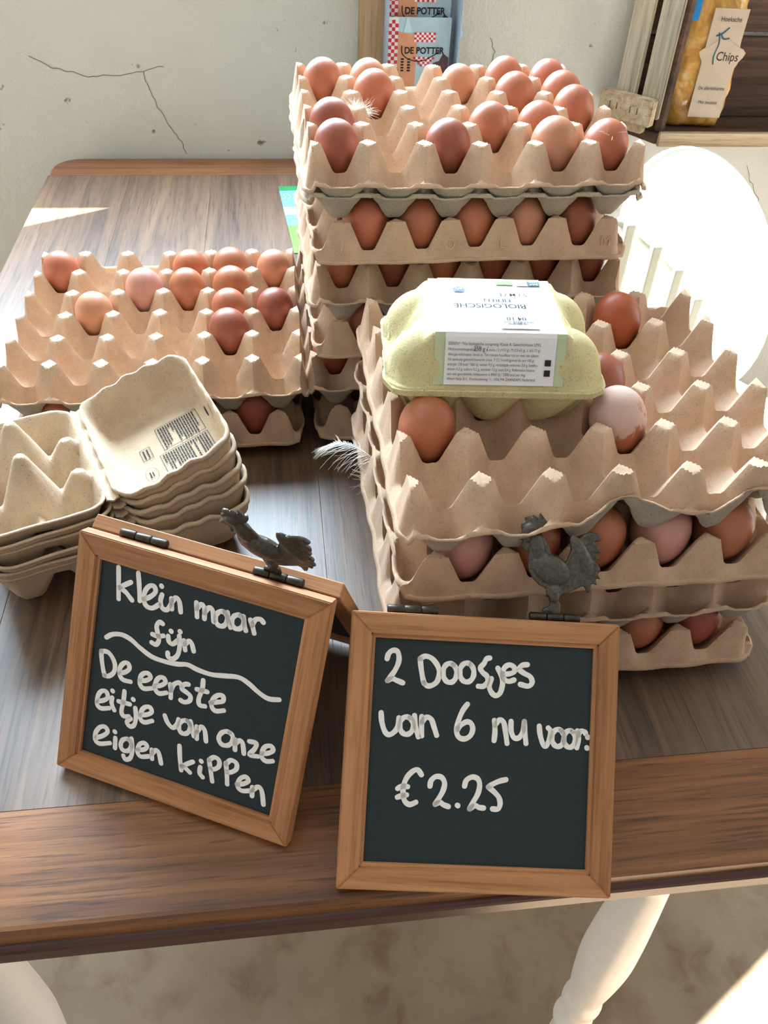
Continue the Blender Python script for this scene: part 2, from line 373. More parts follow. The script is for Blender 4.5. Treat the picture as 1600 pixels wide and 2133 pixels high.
border(ys0, TY0, 'oak_dark', TZ-TT-0.004, TZ-TT*0.55, 0.03, 0.004, 'edge_moulding'); border(ys1, TY1, 'oak_dark', TZ-TT-0.004, TZ-TT*0.55, 0.045, 0.004, 'edge_moulding')
ap = 0.10
for a, b in (((TX0+ap, TY0+0.085, TZ-TT-0.09), (TX1-ap, TY0+0.105, TZ-TT-0.004)), ((TX0+ap, TY1-0.105, TZ-TT-0.09), (TX1-ap, TY1-0.085, TZ-TT-0.004)),
             ((TX0+0.045, TY0+0.12, TZ-TT-0.09), (TX0+0.065, TY1-0.12, TZ-TT-0.004)), ((TX1-0.095, TY0+0.12, TZ-TT-0.09), (TX1-0.075, TY1-0.12, TZ-TT-0.004))):
    tchild(box('apron', a, b, 'white_paint', None, 0.002))
leg_prof = [(0.022, 0), (0.024, 0.04), (0.020, 0.06), (0.028, 0.09), (0.030, 0.105), (0.024, 0.125), (0.0235, 0.135), (0.0285, 0.15), (0.0295, 0.165), (0.0265, 0.18), (0.0262, 0.19), (0.031, 0.23), (0.0345, 0.27), (0.036, 0.31), (0.0345, 0.36), (0.031, 0.42), (0.0275, 0.47), (0.026, 0.50), (0.032, 0.515), (0.032, 0.53), (0.026, 0.545), (0.036, 0.57), (0.036, TZ-TT-0.0045)]
for lx, ly in ((-0.292, 0.325), (0.326, 0.325), (-0.292, 1.41), (0.322, 1.41)):
    lg = lathe('leg', [(r*0.82, z) for r, z in smooth_line(leg_prof, 5)], 'white_paint'); lg.location = (lx, ly, 0); tchild(lg)

# ------------------------------------------------------------------ egg trays
P = 0.047; HT = 0.046; SAD = 0.0215; LV = 0.0473
SX, SY = 3*P, 2.5*P            # outermost post lines
EX, EY = SX+0.0085, SY+0.0245  # rim
def tray_height(x, y):
    """moulded pulp tray: 7 x 6 posts, 6 x 5 cups, wide flange front and back, steep flat faces on the two short sides"""
    ax, ay = np.abs(x), np.abs(y)
    xi = np.minimum(ax, SX); yi = np.minimum(ay, EY)
    gx = np.abs(xi/P-np.round(xi/P))*P                              # distance to the nearest post column
    gyr = np.abs((yi-P/2)/P-np.round((yi-P/2)/P))*P
    gy = np.where(yi > SY, yi-SY, gyr)
    d = (gx**1.22+gy**1.22)**(1/1.22)
    post = HT-2.35*np.maximum(0, d-0.0078)
    cx, cy = P/2-gx, np.where(yi > SY, 0, P/2-gyr)
    rho = np.hypot(cx, cy)
    cup = SAD*np.clip((rho-0.0055)/0.018, 0, 1.0)
    pk = np.hypot(cx/0.0235, (yi-(SY+0.0122))/0.0122)               # pockets in the flange
    pocket = SAD*np.clip((pk-0.28)/0.72, 0, 1.0)
    cup = np.where(yi > SY, np.minimum(pocket, SAD), cup)
    k = 0.0014; z = np.where(post > cup, post, cup)+k*np.exp(-np.abs(post-cup)/k)*0.6
    z = np.minimum(z, HT)
    t = np.clip((ax-SX)/0.0055, 0, 1); rim = 0.0145
    z = z+(rim-z)*t
    return z
def tray_mesh(name, seed, mats, warp=None):
    r = np.random.default_rng(seed)
    xs = np.arange(-SX, SX+1e-6, P/24); xs = np.concatenate([[-EX, -EX+0.0015, -SX-0.0055, -SX-0.0028, -SX-0.0012], xs, [SX+0.0012, SX+0.0028, SX+0.0055, EX-0.0015, EX]])
    ys = np.arange(-SY, SY+1e-6, P/24); fl = np.linspace(0, EY-SY, 11)[1:]; ys = np.concatenate([-(SY+fl[::-1]), ys, SY+fl])
    X, Y = np.meshgrid(xs, ys); Z = tray_height(X, Y)
    edge = (np.abs(Y) > EY-1e-6) | (np.abs(X) > EX-1e-6); Z = np.where(edge, Z-0.0022, Z)
    ph = r.uniform(0, 6, 6)
    Z = Z+0.0006*np.sin(X*37+ph[0])*np.sin(Y*31+ph[1])+0.0012*np.sin(X*14+ph[2])*(np.abs(Y)/EY)**4+r.normal(0, 0.00012, Z.shape)
    jx = 0.0006*np.sin(Y*160+ph[3])+0.0008*np.sin(Y*53+ph[4]); jy = 0.0006*np.sin(X*150+ph[5])+0.0008*np.sin(X*47+ph[0])
    Xo = X+np.where(np.abs(X) > SX, jx, 0); Yo = Y+np.where(np.abs(Y) > EY-0.003, jy, 0)
    rc = 0.018                                                       # rounded outer corners
    cxx, cyy = np.abs(Xo)-(EX-rc), np.abs(Yo)-(EY-rc); rr = np.hypot(np.maximum(cxx, 0), np.maximum(cyy, 0))
    f = np.where((cxx > 0) & (cyy > 0) & (rr > 0), np.maximum(np.maximum(cxx, cyy), 1e-9)/np.maximum(rr, 1e-9), 1)
    Xo = np.where((cxx > 0) & (cyy > 0), np.sign(Xo)*((EX-rc)+cxx*f), Xo); Yo = np.where((cxx > 0) & (cyy > 0), np.sign(Yo)*((EY-rc)+cyy*f), Yo)
    if warp: Xo, Yo, Z = warp(Xo, Yo, Z)
    ny, nx = X.shape; V = np.stack([Xo, Yo, Z], -1).reshape(-1, 3)
    idx = np.arange(nx*ny).reshape(ny, nx); F = np.stack([idx[:-1, :-1], idx[:-1, 1:], idx[1:, 1:], idx[1:, :-1]], -1).reshape(-1, 4)
    me = bpy.data.meshes.new(name); me.from_pydata(V.tolist(), [], F.tolist()); me.update()
    for m in mats: me.materials.append(M[m])
    me.polygons.foreach_set('use_smooth', [True]*len(me.polygons))
    try: me.set_sharp_from_angle(angle=math.radians(38))
    except Exception: pass
    return me
def torn(Xo, Yo, Z):                                                 # the near tray's front flange is bent up and torn to the right
    s = np.clip((-Yo-SY-0.004)/(EY-SY-0.004), 0, 1); g = np.clip((Xo+0.055)/0.03, 0, 1)*s
    up = 0.006+0.006*np.sin(Xo*70+1.2)
    return Xo, Yo+g*0.011*(1+0.4*np.sin(Xo*70+1.2)), Z+g*up
TM = [tray_mesh('egg_tray', 1, ['card', 'card_under']), tray_mesh('egg_tray', 2, ['card', 'card_under']), tray_mesh('egg_tray', 3, ['card_grey', 'card_under'])]
TM_torn = tray_mesh('egg_tray', 4, ['card', 'card_under'], torn)
def tray(me, x, y, z, rz, label, group, tint=1.0):
    o = link('egg_tray', me); o.location = (x, y, TZ+z); o.rotation_euler = (0, 0, rz)
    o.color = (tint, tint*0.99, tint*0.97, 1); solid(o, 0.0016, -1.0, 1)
    tag(o, label, 'egg tray', group); return o
STACK = {'left': (-0.1230, 0.8178, 0.003), 'centre': (0.1707, 0.8225, 0.012), 'right': (0.2149, 0.5153, 0.009)}
trays = {}
J = random.Random(3)
def put_stack(key, n, lift=0.0):
    sx, sy, sr = STACK[key]
    nm = {'left': 'low stack at the left', 'centre': 'tall stack behind', 'right': 'stack at the right'}[key]
    for k in range(n):
        rot = (n-1-k) % 2; top = k == n-1
        me = TM_torn if (key == 'right' and top) else TM[k % 2]
        dx, dy, dr = (0, 0, 0) if top else (J.uniform(-.003, .003), J.uniform(-.003, .003), J.uniform(-.012, .012))
        if key == 'right' and k == n-2: dx, dy, dr = -0.006, 0.002, 0.004
        pos = 'topmost' if top else ('bottom' if k == 0 else ORD[n-1-k]+' from the top')
        z = k*LV+(lift if top else 0)+0.0024
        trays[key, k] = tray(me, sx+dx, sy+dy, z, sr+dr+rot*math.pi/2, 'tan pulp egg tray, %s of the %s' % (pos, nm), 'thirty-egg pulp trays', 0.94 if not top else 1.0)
put_stack('left', 2); put_stack('centre', 6, 0.009); put_stack('right', 4)
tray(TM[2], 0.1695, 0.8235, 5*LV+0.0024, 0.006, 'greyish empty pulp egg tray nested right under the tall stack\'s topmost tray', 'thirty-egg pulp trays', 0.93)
def letters(key, k, chars):
    o = trays[key, k]
    for i, ch in enumerate(chars):
        yy = (i-2.5)*P
        # flat post face on the tray's short side that points to the viewer (local -x after the quarter turn)
        m = Matrix.Translation((-SX-0.0036, -yy, 0.026)) @ Matrix(((0, 0.172, -0.985, 0), (-1, 0, 0, 0), (0, 0.985, 0.172, 0), (0, 0, 0, 1)))
        text('embossed_letter', ch, 0.013, 'card', o, m, extrude=0.0005)
letters('centre', 4, 'IEOL7M')

# ------------------------------------------------------------------ eggs
def egg_mesh(name, mat, a=0.0200, c=0.0268, nu=28, nv=20):
    V = [(0, 0, -c)]; F = []
    for j in range(1, nv):
        t = math.pi*j/nv; z = -math.cos(t); r = math.sin(t)*(1+0.10*z)   # blunt end up
        for i in range(nu): q = 2*math.pi*i/nu; V.append((a*r*math.cos(q), a*r*math.sin(q), c*z))
    V.append((0, 0, c))
    for i in range(nu): F.append((0, 1+(i+1) % nu, 1+i))
    for j in range(nv-2):
        for i in range(nu): F.append((1+j*nu+i, 1+j*nu+(i+1) % nu, 1+(j+1)*nu+(i+1) % nu, 1+(j+1)*nu+i))
    for i in range(nu): F.append((1+(nv-2)*nu+i, 1+(nv-2)*nu+(i+1) % nu, len(V)-1))
    me = bpy.data.meshes.new(name); me.from_pydata(V, [], F); me.update(); me.materials.append(M[mat]); me.polygons.foreach_set('use_smooth', [True]*len(me.polygons)); return me
EGG = egg_mesh('egg', 'egg'); EGG_R = egg_mesh('egg', 'egg_rough')
SHADE = {'d': ('deep reddish brown', (152, 82, 60)), 'b': ('mid brown', (178, 106, 76)), 'l': ('light tan brown', (196, 132, 100)), 'p': ('pale pinkish brown', (192, 138, 124)), 'r': ('bright red brown', (170, 80, 48))}
ER = random.Random(11)
def egg(trayobj, c, r, shade, label, nc=6, nr=5, tilt=None, scale=1.0, rough=False, dz=0.0):
    lx, ly = (c-(nc-1)/2)*P, ((nr-1)/2-r)*P
    o = link('egg', EGG_R if rough else EGG)
    sc = scale*ER.uniform(0.965, 1.03)
    tl = tilt or (ER.uniform(-.16, .16), ER.uniform(-.16, .16))
    loc = trayobj.matrix_basis @ Vector((lx, ly, 0)); o.location = (loc.x, loc.y, trayobj.location.z+0.0325*sc+dz)
    o.rotation_euler = (tl[0], tl[1], ER.uniform(0, 6.28)); o.scale = (sc, sc, sc*ER.uniform(0.97, 1.04))
    n, col = SHADE[shade]; cc = srgb(*[min(255, v*ER.uniform(0.97, 1.03)) for v in col]); o.color = cc
    tag(o, label.replace('{s}', n), 'egg', 'brown hen eggs'); return o
ROWN = ['back row', 'second row from back', 'third row from back', 'fourth row from back', 'front row']
COLN = ['far left', 'second from left', 'third from left', 'third from right', 'second from right', 'far right']
LEFT_EGGS = [(0, 0, 'b'), (3, 0, 'b'), (4, 0, 'b'), (5, 0, 'l'), (2, 1, 'p'), (3, 1, 'b'), (4, 1, 'b'), (1, 2, 'l'), (4, 2, 'b'), (5, 2, 'd'), (4, 3, 'd')]
CENTRE_EGGS = [(0, 0, 'b'), (1, 0, 'l'), (1, 1, 'b'), (0, 3, 'd'), (0, 4, 'd'), (2, 4, 'd'), (3, 0, 'l'), (4, 0, 'b'), (5, 0, 'b'), (4, 1, 'b'), (5, 1, 'b'), (5, 2, 'b'), (3, 3, 'b'), (4, 3, 'b'), (4, 4, 'l'), (5, 4, 'b')]
RIGHT_EGGS = [(0, 3, 'b'), (3, 3, 'l'), (3, 2, 'd'), (4, 0, 'r')]
for c, r, s in LEFT_EGGS: egg(trays['left', 1], c, r, s, '{s} egg, low left tray, %s, %s' % (ROWN[r], COLN[c]))
for c, r, s in CENTRE_EGGS: egg(trays['centre', 5], c, r, s, '{s} egg, tall stack\'s top, %s, %s' % (ROWN[r], COLN[c]), scale=0.93 if (c, r) == (3, 0) else 1.0, dz=-0.003 if (c, r) == (3, 0) else 0.0)
for c, r, s in RIGHT_EGGS:
    if (c, r) == (3, 3): egg(trays['right', 3], c, r, 'b', 'chalky spotted egg leaning in the right top tray', tilt=(0.05, 0.28), rough=True, scale=1.04)
    else: egg(trays['right', 3], c, r, s, {(0, 3): '{s} egg in the right top tray just in front of the green carton', (3, 2): '{s} egg half hidden behind the green carton\'s right end', (4, 0): '{s} egg in the back row of the right top tray'}[c, r], scale=1.02)
# eggs peeping out between the stacked trays (a quarter-turned tray shows its 5-cup side)
def peep(key, k, cups, names, shades, text_):
    t = trays[key, k]; n = len(trays)
    rot = abs(math.sin(t.rotation_euler.z)) > 0.5
    for i, (c, s) in enumerate(zip(cups, shades)):
        lab = text_ % names[i]
        if rot: egg(t, 0, c, s, lab, nc=6, nr=5, tilt=(0.03, -0.03))     # local -x faces the viewer; row index runs left to right
        else: egg(t, c, 4, s, lab, tilt=(0.02, 0.02))
five = ['leftmost', 'second from left', 'middle', 'second from right', 'rightmost']; six = ['leftmost', 'second from left', 'third from left', 'third from right', 'second from right', 'rightmost']
peep('centre', 4, range(5), five, 'bbbld', '{s} egg under the tall stack\'s top tray, %s of five')
peep('centre', 3, range(6), six, 'bdbddd', '{s} egg two trays below the tall stack\'s top, %s of six')
peep('centre', 2, [0], ['leftmost'], 'd', '{s} egg three trays below the tall stack\'s top, %s')
peep('centre', 1, [0], ['leftmost'], 'd', '{s} egg low in the tall stack, one tray above its bottom, %s')
peep('left', 0, [0, 4], ['left end', 'right end'], 'bd', '{s} egg in the low left stack\'s bottom tray, %s')
peep('right', 2, range(5), ['leftmost', 'behind the rooster\'s neck', 'behind the rooster\'s tail', 'second from right', 'rightmost'], 'pbbpb', '{s} egg in the right stack\'s second tray, %s')
peep('right', 0, [1, 2, 3, 4], ['behind the hinge', 'right of the rooster\'s feet', 'second from right', 'rightmost'], 'bdbd', '{s} egg in the right stack\'s bottom tray, %s')

# ------------------------------------------------------------------ closed green carton
def polar_surface(name, outline, f, mat, parent, rings=26, hole=0):
    n = len(outline); V = [(0, 0, f(0, 0))]; F = []
    for j in range(1, rings+1):
        s = j/rings
        for (x, y) in outline: V.append((x*s, y*s, f(x*s, y*s)))
    for i in range(n): F.append((0, 1+i, 1+(i+1) % n))
    for j in range(rings-1):
        for i in range(n): F.append((1+j*n+i, 1+(j+1)*n+i, 1+(j+1)*n+(i+1) % n, 1+j*n+(i+1) % n))
    return mobj(name, V, F, mat, parent, True)
gc = tag(empty('egg_carton', (0.1495, 0.5185, TZ+0.1795), math.radians(-5.1)), 'closed yellow-green six-egg carton with white paper label on the right top tray', 'egg carton')
GZ = 0.0300; GT = 0.0650
def lid_z(x, y):
    ax, ay = abs(x), abs(y)
    dx = max(0, ax-0.046-0.012*max(0, 1-ay/0.03)*0); dy = max(0, ay-0.0375)
    plate = GT-2.6*max(0, dy-0.001)-1.25*dx
    w = 0.0
    for cy in (-0.026, 0.026):
        q = ((ax-0.047)/0.029)**2+((y-cy)/0.0245)**2
        if q < 1: w = max(w, 0.034*math.sqrt(1-q))
    # flats pressed into the ends of the domes
    z = max(plate, GZ+w*0.93)
    if dx > 0.004 and w < 0.004: z = min(z, max(GZ, plate-0.004))
    return max(GZ, min(z, GT))
ol = dense(rrect(0.0765, 0.0530, 0.016, 5), 0.004)
lid = polar_surface('lid', ol, lid_z, 'card_green', gc, 34); solid(lid, 0.0016)
# ragged flange lip
n = len(ol); V = []; F = []
for (x, y) in ol:
    q = 1+ER.uniform(-.006, .012); V += [(x*0.985, y*0.985, GZ), (x*1.012*q, y*1.016*q, GZ-0.001), (x*1.006*q, y*1.008*q, GZ-0.0055), (x*0.975, y*0.975, GZ-0.0045)]
for i in range(n):
    for k in range(3): F.append((4*i+k, 4*((i+1) % n)+k, 4*((i+1) % n)+k+1, 4*i+k+1))
mobj('flange', V, F, 'card_green', gc)
def cup_base(zlist):
    V = []; F = []; O = dense(rrect(0.073, 0.050, 0.018, 5), 0.0025); m = len(O)
    for z, sc, amp in zlist:
        for (x, y) in O:
            k = 1.0
            wx = abs(math.cos(math.pi*x/0.049)) ; wy = abs(math.sin(math.pi*y/0.050))
            ed = (1-wx**0.7) if abs(y) > 0.045 else (1-wy**0.7 if abs(x) > 0.068 else 0)
            V.append((x*(sc), y*(sc-amp*ed), z))
    for j in range(len(zlist)-1):
        for i in range(m): F.append((j*m+i, j*m+(i+1) % m, (j+1)*m+(i+1) % m, (j+1)*m+i))
    F.append(tuple(range((len(zlist)-1)*m, len(zlist)*m)))
    return V, F
V, F = cup_base([(GZ-0.004, 0.99, 0.0), (GZ-0.010, 0.96, 0.10), (GZ-0.020, 0.90, 0.26), (GZ-0.030, 0.82, 0.36), (GZ-0.037, 0.72, 0.40), (GZ-0.040, 0.60, 0.42)])
b = mobj('base', V, F, 'card_green', gc, True)
def wrap(name, hw, mat, lift, y_back=0.040, y_low=-0.0508, parent=gc):
    prof = [(y_back+0.004, GT-0.006), (y_back, GT-0.0005), (0.036, GT), (0.0, GT+0.0004), (-0.0372, GT), (-0.0392, GT-0.0025), (y_low, GT-0.0025-(abs(y_low)-0.0392)*2.6)]
    V = []; F = []; nx = 9
    for (y, z) in prof:
        for i in range(nx): V.append((-hw+2*hw*i/(nx-1), y-(lift if y < -0.037 else 0), z+lift+0.0001*math.sin(i*1.9+y*300)*(1 if y > -0.03 else 0)))
    for j in range(len(prof)-1):
        for i in range(nx-1): F.append((j*nx+i+1, j*nx+i, (j+1)*nx+i, (j+1)*nx+i+1))
    return mobj(name, V, F, mat, parent, False)
band = wrap('paper_band', 0.0445, 'paper_green', 0.0006); band['label'] = 'pale green paper band'
lab = wrap('paper_label', 0.0375, 'paper', 0.0012); lab['label'] = 'white printed label'
def top_text(s, size, x, y, mat='ink', sx=1.0):       # printed upside down for the viewer
    m = Matrix.Translation((x, y, GT+0.0026)) @ Matrix.Rotation(math.pi, 4, 'Z'); return text('lettering', s, size, mat, lab, m, sx=sx, bold=0.0001)
top_text('BIOLOGISCHE', 0.0085, -0.004, -0.004, 'ink', 0.95); top_text('EIEREN', 0.0062, 0.002, 0.004); top_text('-S / M / L-', 0.0062, 0.014, 0.0125)
top_text('04.10', 0.0062, 0.012, -0.0215); top_text('TENMINSTE', 0.0026, 0.0125, -0.0285); top_text('HOUDBAAR TOT:', 0.0026, 0.0125, -0.0262)
top_text('EU', 0.0030, -0.0303, 0.0335)
def patch(name, x0, x1, y0, y1, mat, parent, z=GT+0.0021):
    return mobj(name, [(x0, y0, z), (x1, y0, z), (x1, y1, z), (x0, y1, z)], [(0, 1, 2, 3)], mat, parent)
patch('logo_patch', 0.004, 0.0165, 0.0285, 0.0345, 'leaf_green', lab); patch('logo_patch', 0.0275, 0.0365, 0.0275, 0.0345, 'teal', lab)
patch('logo_patch', 0.0185, 0.0272, 0.0275, 0.0345, 'paper', lab, GT+0.0022)
text('lettering', 'Beter\nLeven', 0.0028, 'paper', lab, Matrix.Translation((0.032, 0.0308, GT+0.0026)) @ Matrix.Rotation(math.pi, 4, 'Z'))
text('lettering', '* * *', 0.0034, 'leaf_green', lab, Matrix.Translation((0.032, 0.0288, GT+0.0026)) @ Matrix.Rotation(math.pi, 4, 'Z'))
sh = mobj('logo_patch', [(x, y, GT+0.0021) for x, y in ((-0.0285, 0.0215), (-0.027, 0.0165), (-0.0205, 0.0165), (-0.019, 0.0215), (-0.0237, 0.0245))][::-1], [(0, 1, 2, 3, 4)], 'navy', lab)
text('lettering', 'ah', 0.0050, 'paper', lab, Matrix.Translation((-0.0237, 0.0197, GT+0.0026)) @ Matrix.Rotation(math.pi, 4, 'Z'))
sd = wrap('date_sticker', 0.0001, 'paper', 0.0014); bpy.data.objects.remove(sd)
patch('date_sticker', -0.0005, 0.0265, -0.0345, -0.0125, 'paper_blue' if False else 'paper', lab, GT+0.0022)
# front face lines
fy0, fz0 = -0.0392-0.0012, GT-0.0025; fn = Vector((0, -2.6, 1.0)).normalized(); fdn = Vector((0, -1.0, -2.6)).normalized()
def front_text(s, size, d, x=-0.0355, align='LEFT', sx=1.0, mat='ink'):
    o_ = Vector((x, fy0, fz0+0.0012))+fdn*d+fn*0.0010
    X = Vector((1, 0, 0)); Y = -fdn; return text('lettering', s, size, mat, lab, axes(o_, X, Y, fn), align, sx=sx)
for s, size, d in (('EIEREN*  *Van biologische oorsprong. Klasse A. Gewichtsklasse S/M/L', 0.00215, 0.0030), ('Minimumnettogewicht:           6 stuks / S (<53 g), M (53-63 g), L (63-73 g)', 0.00205, 0.0055),
                   ('Allergie-informatie: bevat ei. Ten minste houdbaar tot en met: zie zijkant.', 0.00205, 0.0078), ('Na aankoop gekoeld bewaren (max. 7 C). Voedingswaarde per 100 g:', 0.00205, 0.0100),
                   ('energie 135 kcal / 560 kJ, vetten 9,5 g, verzadigde vetzuren 3,0 g, koolhy-', 0.00205, 0.0122), ('draten 0,2 g, suikers 0,2 g, eiwitten 12 g, zout 0,4 g. Referentie-inname', 0.00205, 0.0144),
                   ('van een gemiddelde volwassene is 8400 kJ / 2000 kcal per dag.', 0.0021, 0.0166), ('Albert Heijn B.V., Provincialeweg 11, 1506 MA ZAANDAM, Nederland', 0.00205, 0.0188)):
    front_text(s, size*1.3, d*1.5, sx=0.78)
front_text('258 g /', 0.0044, 0.0078, x=-0.0185, sx=0.8)
for d in (0.0165, 0.0235):
    o_ = Vector((0.0325, fy0, fz0+0.0012))+fdn*d+fn*0.0009; a = 0.0021; X = Vector((1, 0, 0)); Y = -fdn
    mobj('recycling_mark', [o_-X*a-Y*a, o_+X*a-Y*a, o_+X*a+Y*a, o_-X*a+Y*a], [(0, 1, 2, 3)], 'ink', lab)

# ------------------------------------------------------------------ open grey cartons, nested
def carton_base_mesh():
    hx, y0, y1 = 0.0735, -0.108, -0.003
    xs = np.linspace(-hx, hx, 64); ys = np.linspace(y0, y1, 46); X, Y = np.meshgrid(xs, ys); ym = (y0+y1)/2; p = 0.0475
    gx = np.abs((X+p*1.5)/p-np.round((X+p*1.5)/p))*p; cx = p/2-gx                      # cells along the hinge
    cy = np.where(Y < ym, np.abs(Y-(ym-0.0255)), np.abs(Y-(ym+0.0255)))
    rho = np.hypot(cx, cy); D = -0.043
    cup = D+0.030*np.clip((rho-0.008)/0.0165, 0, 1)
    edge = np.minimum(hx-np.abs(X), np.minimum(Y-y0, y1-Y)); wall = -2.6*np.maximum(0, edge-0.003)
    Z = np.maximum(cup, wall)
    inner = np.abs(X) < p
    d = np.hypot(np.minimum(np.abs(X-p/2), np.abs(X+p/2)), (Y-ym)*0.9); Z = np.maximum(Z, 0.030-2.7*np.maximum(0, d-0.004))
    for yy, hh in ((y1-0.014, 0.002), (y0+0.014, 0.0)):
        d = np.hypot(np.minimum(np.abs(X-p/2), np.abs(X+p/2)), (Y-yy)*0.8); Z = np.maximum(Z, hh-2.0*np.maximum(0, d-0.004))
    Z = Z+0.0008*np.sin(X*170)*np.cos(Y*150)
    rc = 0.02; cxx, cyy = np.abs(X)-(hx-rc), np.abs(Y-ym)-((y1-y0)/2-rc); rr = np.hypot(np.maximum(cxx, 0), np.maximum(cyy, 0)); mk = (cxx > 0) & (cyy > 0)
    f = np.where(mk, np.maximum(cxx, cyy)/np.maximum(rr, 1e-9), 1); Xo = np.where(mk, np.sign(X)*((hx-rc)+cxx*f), X); Yo = np.where(mk, ym+np.sign(Y-ym)*(((y1-y0)/2-rc)+cyy*f), Y)
    ny, nx = X.shape; V = np.stack([Xo, Yo, Z], -1).reshape(-1, 3); idx = np.arange(nx*ny).reshape(ny, nx)
    F = np.stack([idx[:-1, :-1], idx[:-1, 1:], idx[1:, 1:], idx[1:, :-1]], -1).reshape(-1, 4)
    me = bpy.data.meshes.new('base'); me.from_pydata(V.tolist(), [], F.tolist()); me.update(); me.materials.append(M['card_carton']); me.polygons.foreach_set('use_smooth', [True]*len(me.polygons)); return me
def carton_lid_mesh():
    hx, hy, cy = 0.0735, 0.0515, 0.0545; D = -0.036; V = []; F = []
    rings = [(1.02, 1.02, -0.004), (1.02, 1.02, 0.0), (0.985, 0.98, 0.0005), (0.965, 0.95, -0.006), (0.93, 0.90, -0.020), (0.90, 0.84, -0.030), (0.86, 0.78, D+0.002), (0.80, 0.72, D), (0.6, 0.54, D+0.0003)]
    O = dense(rrect(hx, hy, 0.022, 6), 0.004); m = len(O)
    for k, (sx, sy, z) in enumerate(rings):
        for i, (x, y) in enumerate(O):
            jz = (0.0014*math.sin(i*1.3)+0.0010*math.sin(i*0.47)) if k < 3 else 0
            V.append((x*sx, cy+y*sy, z+jz))
    for j in range(len(rings)-1):
        for i in range(m): F.append((j*m+i, j*m+(i+1) % m, (j+1)*m+(i+1) % m, (j+1)*m+i))
    F.append(tuple(range((len(rings)-1)*m, len(rings)*m))[::1])
    me = bpy.data.meshes.new('lid'); me.from_pydata(V, [], F); me.update(); me.materials.append(M['card_carton']); me.polygons.foreach_set('use_smooth', [True]*len(me.polygons)); return me
CB, CL = carton_base_mesh(), carton_lid_mesh()
HR = math.atan2(-0.933, 0.36)
NAMES = ['topmost of the nested stack with printed lid inside', 'second from the top of the nested stack', 'third from the top of the nested stack', 'fourth from the top of the nested stack', 'fifth from the top of the nested stack', 'bottom of the nested stack']
for k in range(6):
    dz = -0.0083*k; dx, dy, da = (0, 0, 0) if k == 0 else (J.uniform(-.003, .003)+0.0015*k, J.uniform(-.004, .002)-0.001*k, J.uniform(-.04, .05))
    ct = tag(empty('open_egg_carton', (-0.1615+dx, 0.575+dy, TZ+0.0875+dz), HR+da), 'open grey-brown egg carton, '+NAMES[k], 'egg carton', 'open cartons nested in a stack')
    b = link('base', CB, ct); solid(b, 0.0018)
    l = link('lid', CL, ct); l.rotation_euler = (math.radians([18, 13, 9, 5, 1, -2][k]), 0, 0); solid(l, 0.0018)
    V = [(-0.066, -0.004, 0), (0.066, -0.004, 0), (0.066, 0.0005, -0.0022), (-0.066, 0.0005, -0.0022), (0.066, 0.005, 0.0005), (-0.066, 0.005, 0.0005)]
    hs = mobj('hinge_strip', V, [(0, 1, 2, 3), (3, 2, 4, 5)], 'card_carton', ct); solid(hs, 0.0015)
    if k in (2, 5):
        o = mobj('blue_label', [(0.005, 0.020, -0.0340), (0.055, 0.020, -0.0340), (0.055, 0.090, -0.0340), (0.005, 0.090, -0.0340)], [(0, 1, 2, 3)], 'paper_blue', l)
    if k == 0:
        zz = -0.0346
        def quad(x0, x1, y0, y1): return mobj('print_line', [(x0, y0, zz), (x1, y0, zz), (x1, y1, zz), (x0, y1, zz)], [(0, 1, 2, 3)], 'ink', l)
        def frame(x0, x1, y0, y1, t=0.0005):
            V = [(x0, y0, zz), (x1, y0, zz), (x1, y1, zz), (x0, y1, zz), (x0+t, y0+t, zz), (x1-t, y0+t, zz), (x1-t, y1-t, zz), (x0+t, y1-t, zz)]
            mobj('print_frame', V, [(0, 1, 5, 4), (1, 2, 6, 5), (2, 3, 7, 6), (3, 0, 4, 7)], 'ink', l)
        PR = random.Random(5)
        for bx0, bx1, by0, by1 in ((-0.030, 0.000, 0.052, 0.090), (0.006, 0.034, 0.046, 0.090)):
            frame(bx0-0.0015, bx1+0.0015, by0-0.0015, by1+0.0015)
            y = by0+0.001
            while y < by1-0.001:                                  # text lines run along the hinge direction
                x = bx0
                while x < bx1-0.002:
                    w = PR.uniform(0.0015, 0.005); x2 = min(x+w, bx1)
                    quad(x, x2, y, y+0.0013); x = x2+0.0006
                    if PR.random() < 0.06: break
                y += 0.0024
        frame(-0.014, 0.002, 0.030, 0.040); quad(-0.012, 0.0, 0.0325, 0.0338); quad(-0.012, 0.0, 0.0360, 0.0373)
        n = 26; V = []; F = []
        for i in range(n):
            a = 2*math.pi*i/n; V += [(0.022+0.0095*math.cos(a), 0.032+0.0058*math.sin(a), zz), (0.022+0.0092*math.cos(a), 0.032+0.0055*math.sin(a), zz)]
        for i in range(n): F.append((2*i, 2*((i+1) % n), 2*((i+1) % n)+1, 2*i+1))
        mobj('print_oval', V, F, 'ink', l); quad(0.018, 0.026, 0.0300, 0.0312); quad(0.019, 0.025, 0.0325, 0.0336)
        n = 12; mobj('slot', [(0.010+0.0075*math.cos(2*math.pi*i/n), 0.0985+0.0008*math.sin(2*math.pi*i/n), -0.012+0.0022*math.sin(2*math.pi*i/n)) for i in range(n)], [tuple(range(n))], 'ink', l)['label'] = 'dark slot in the lid wall'
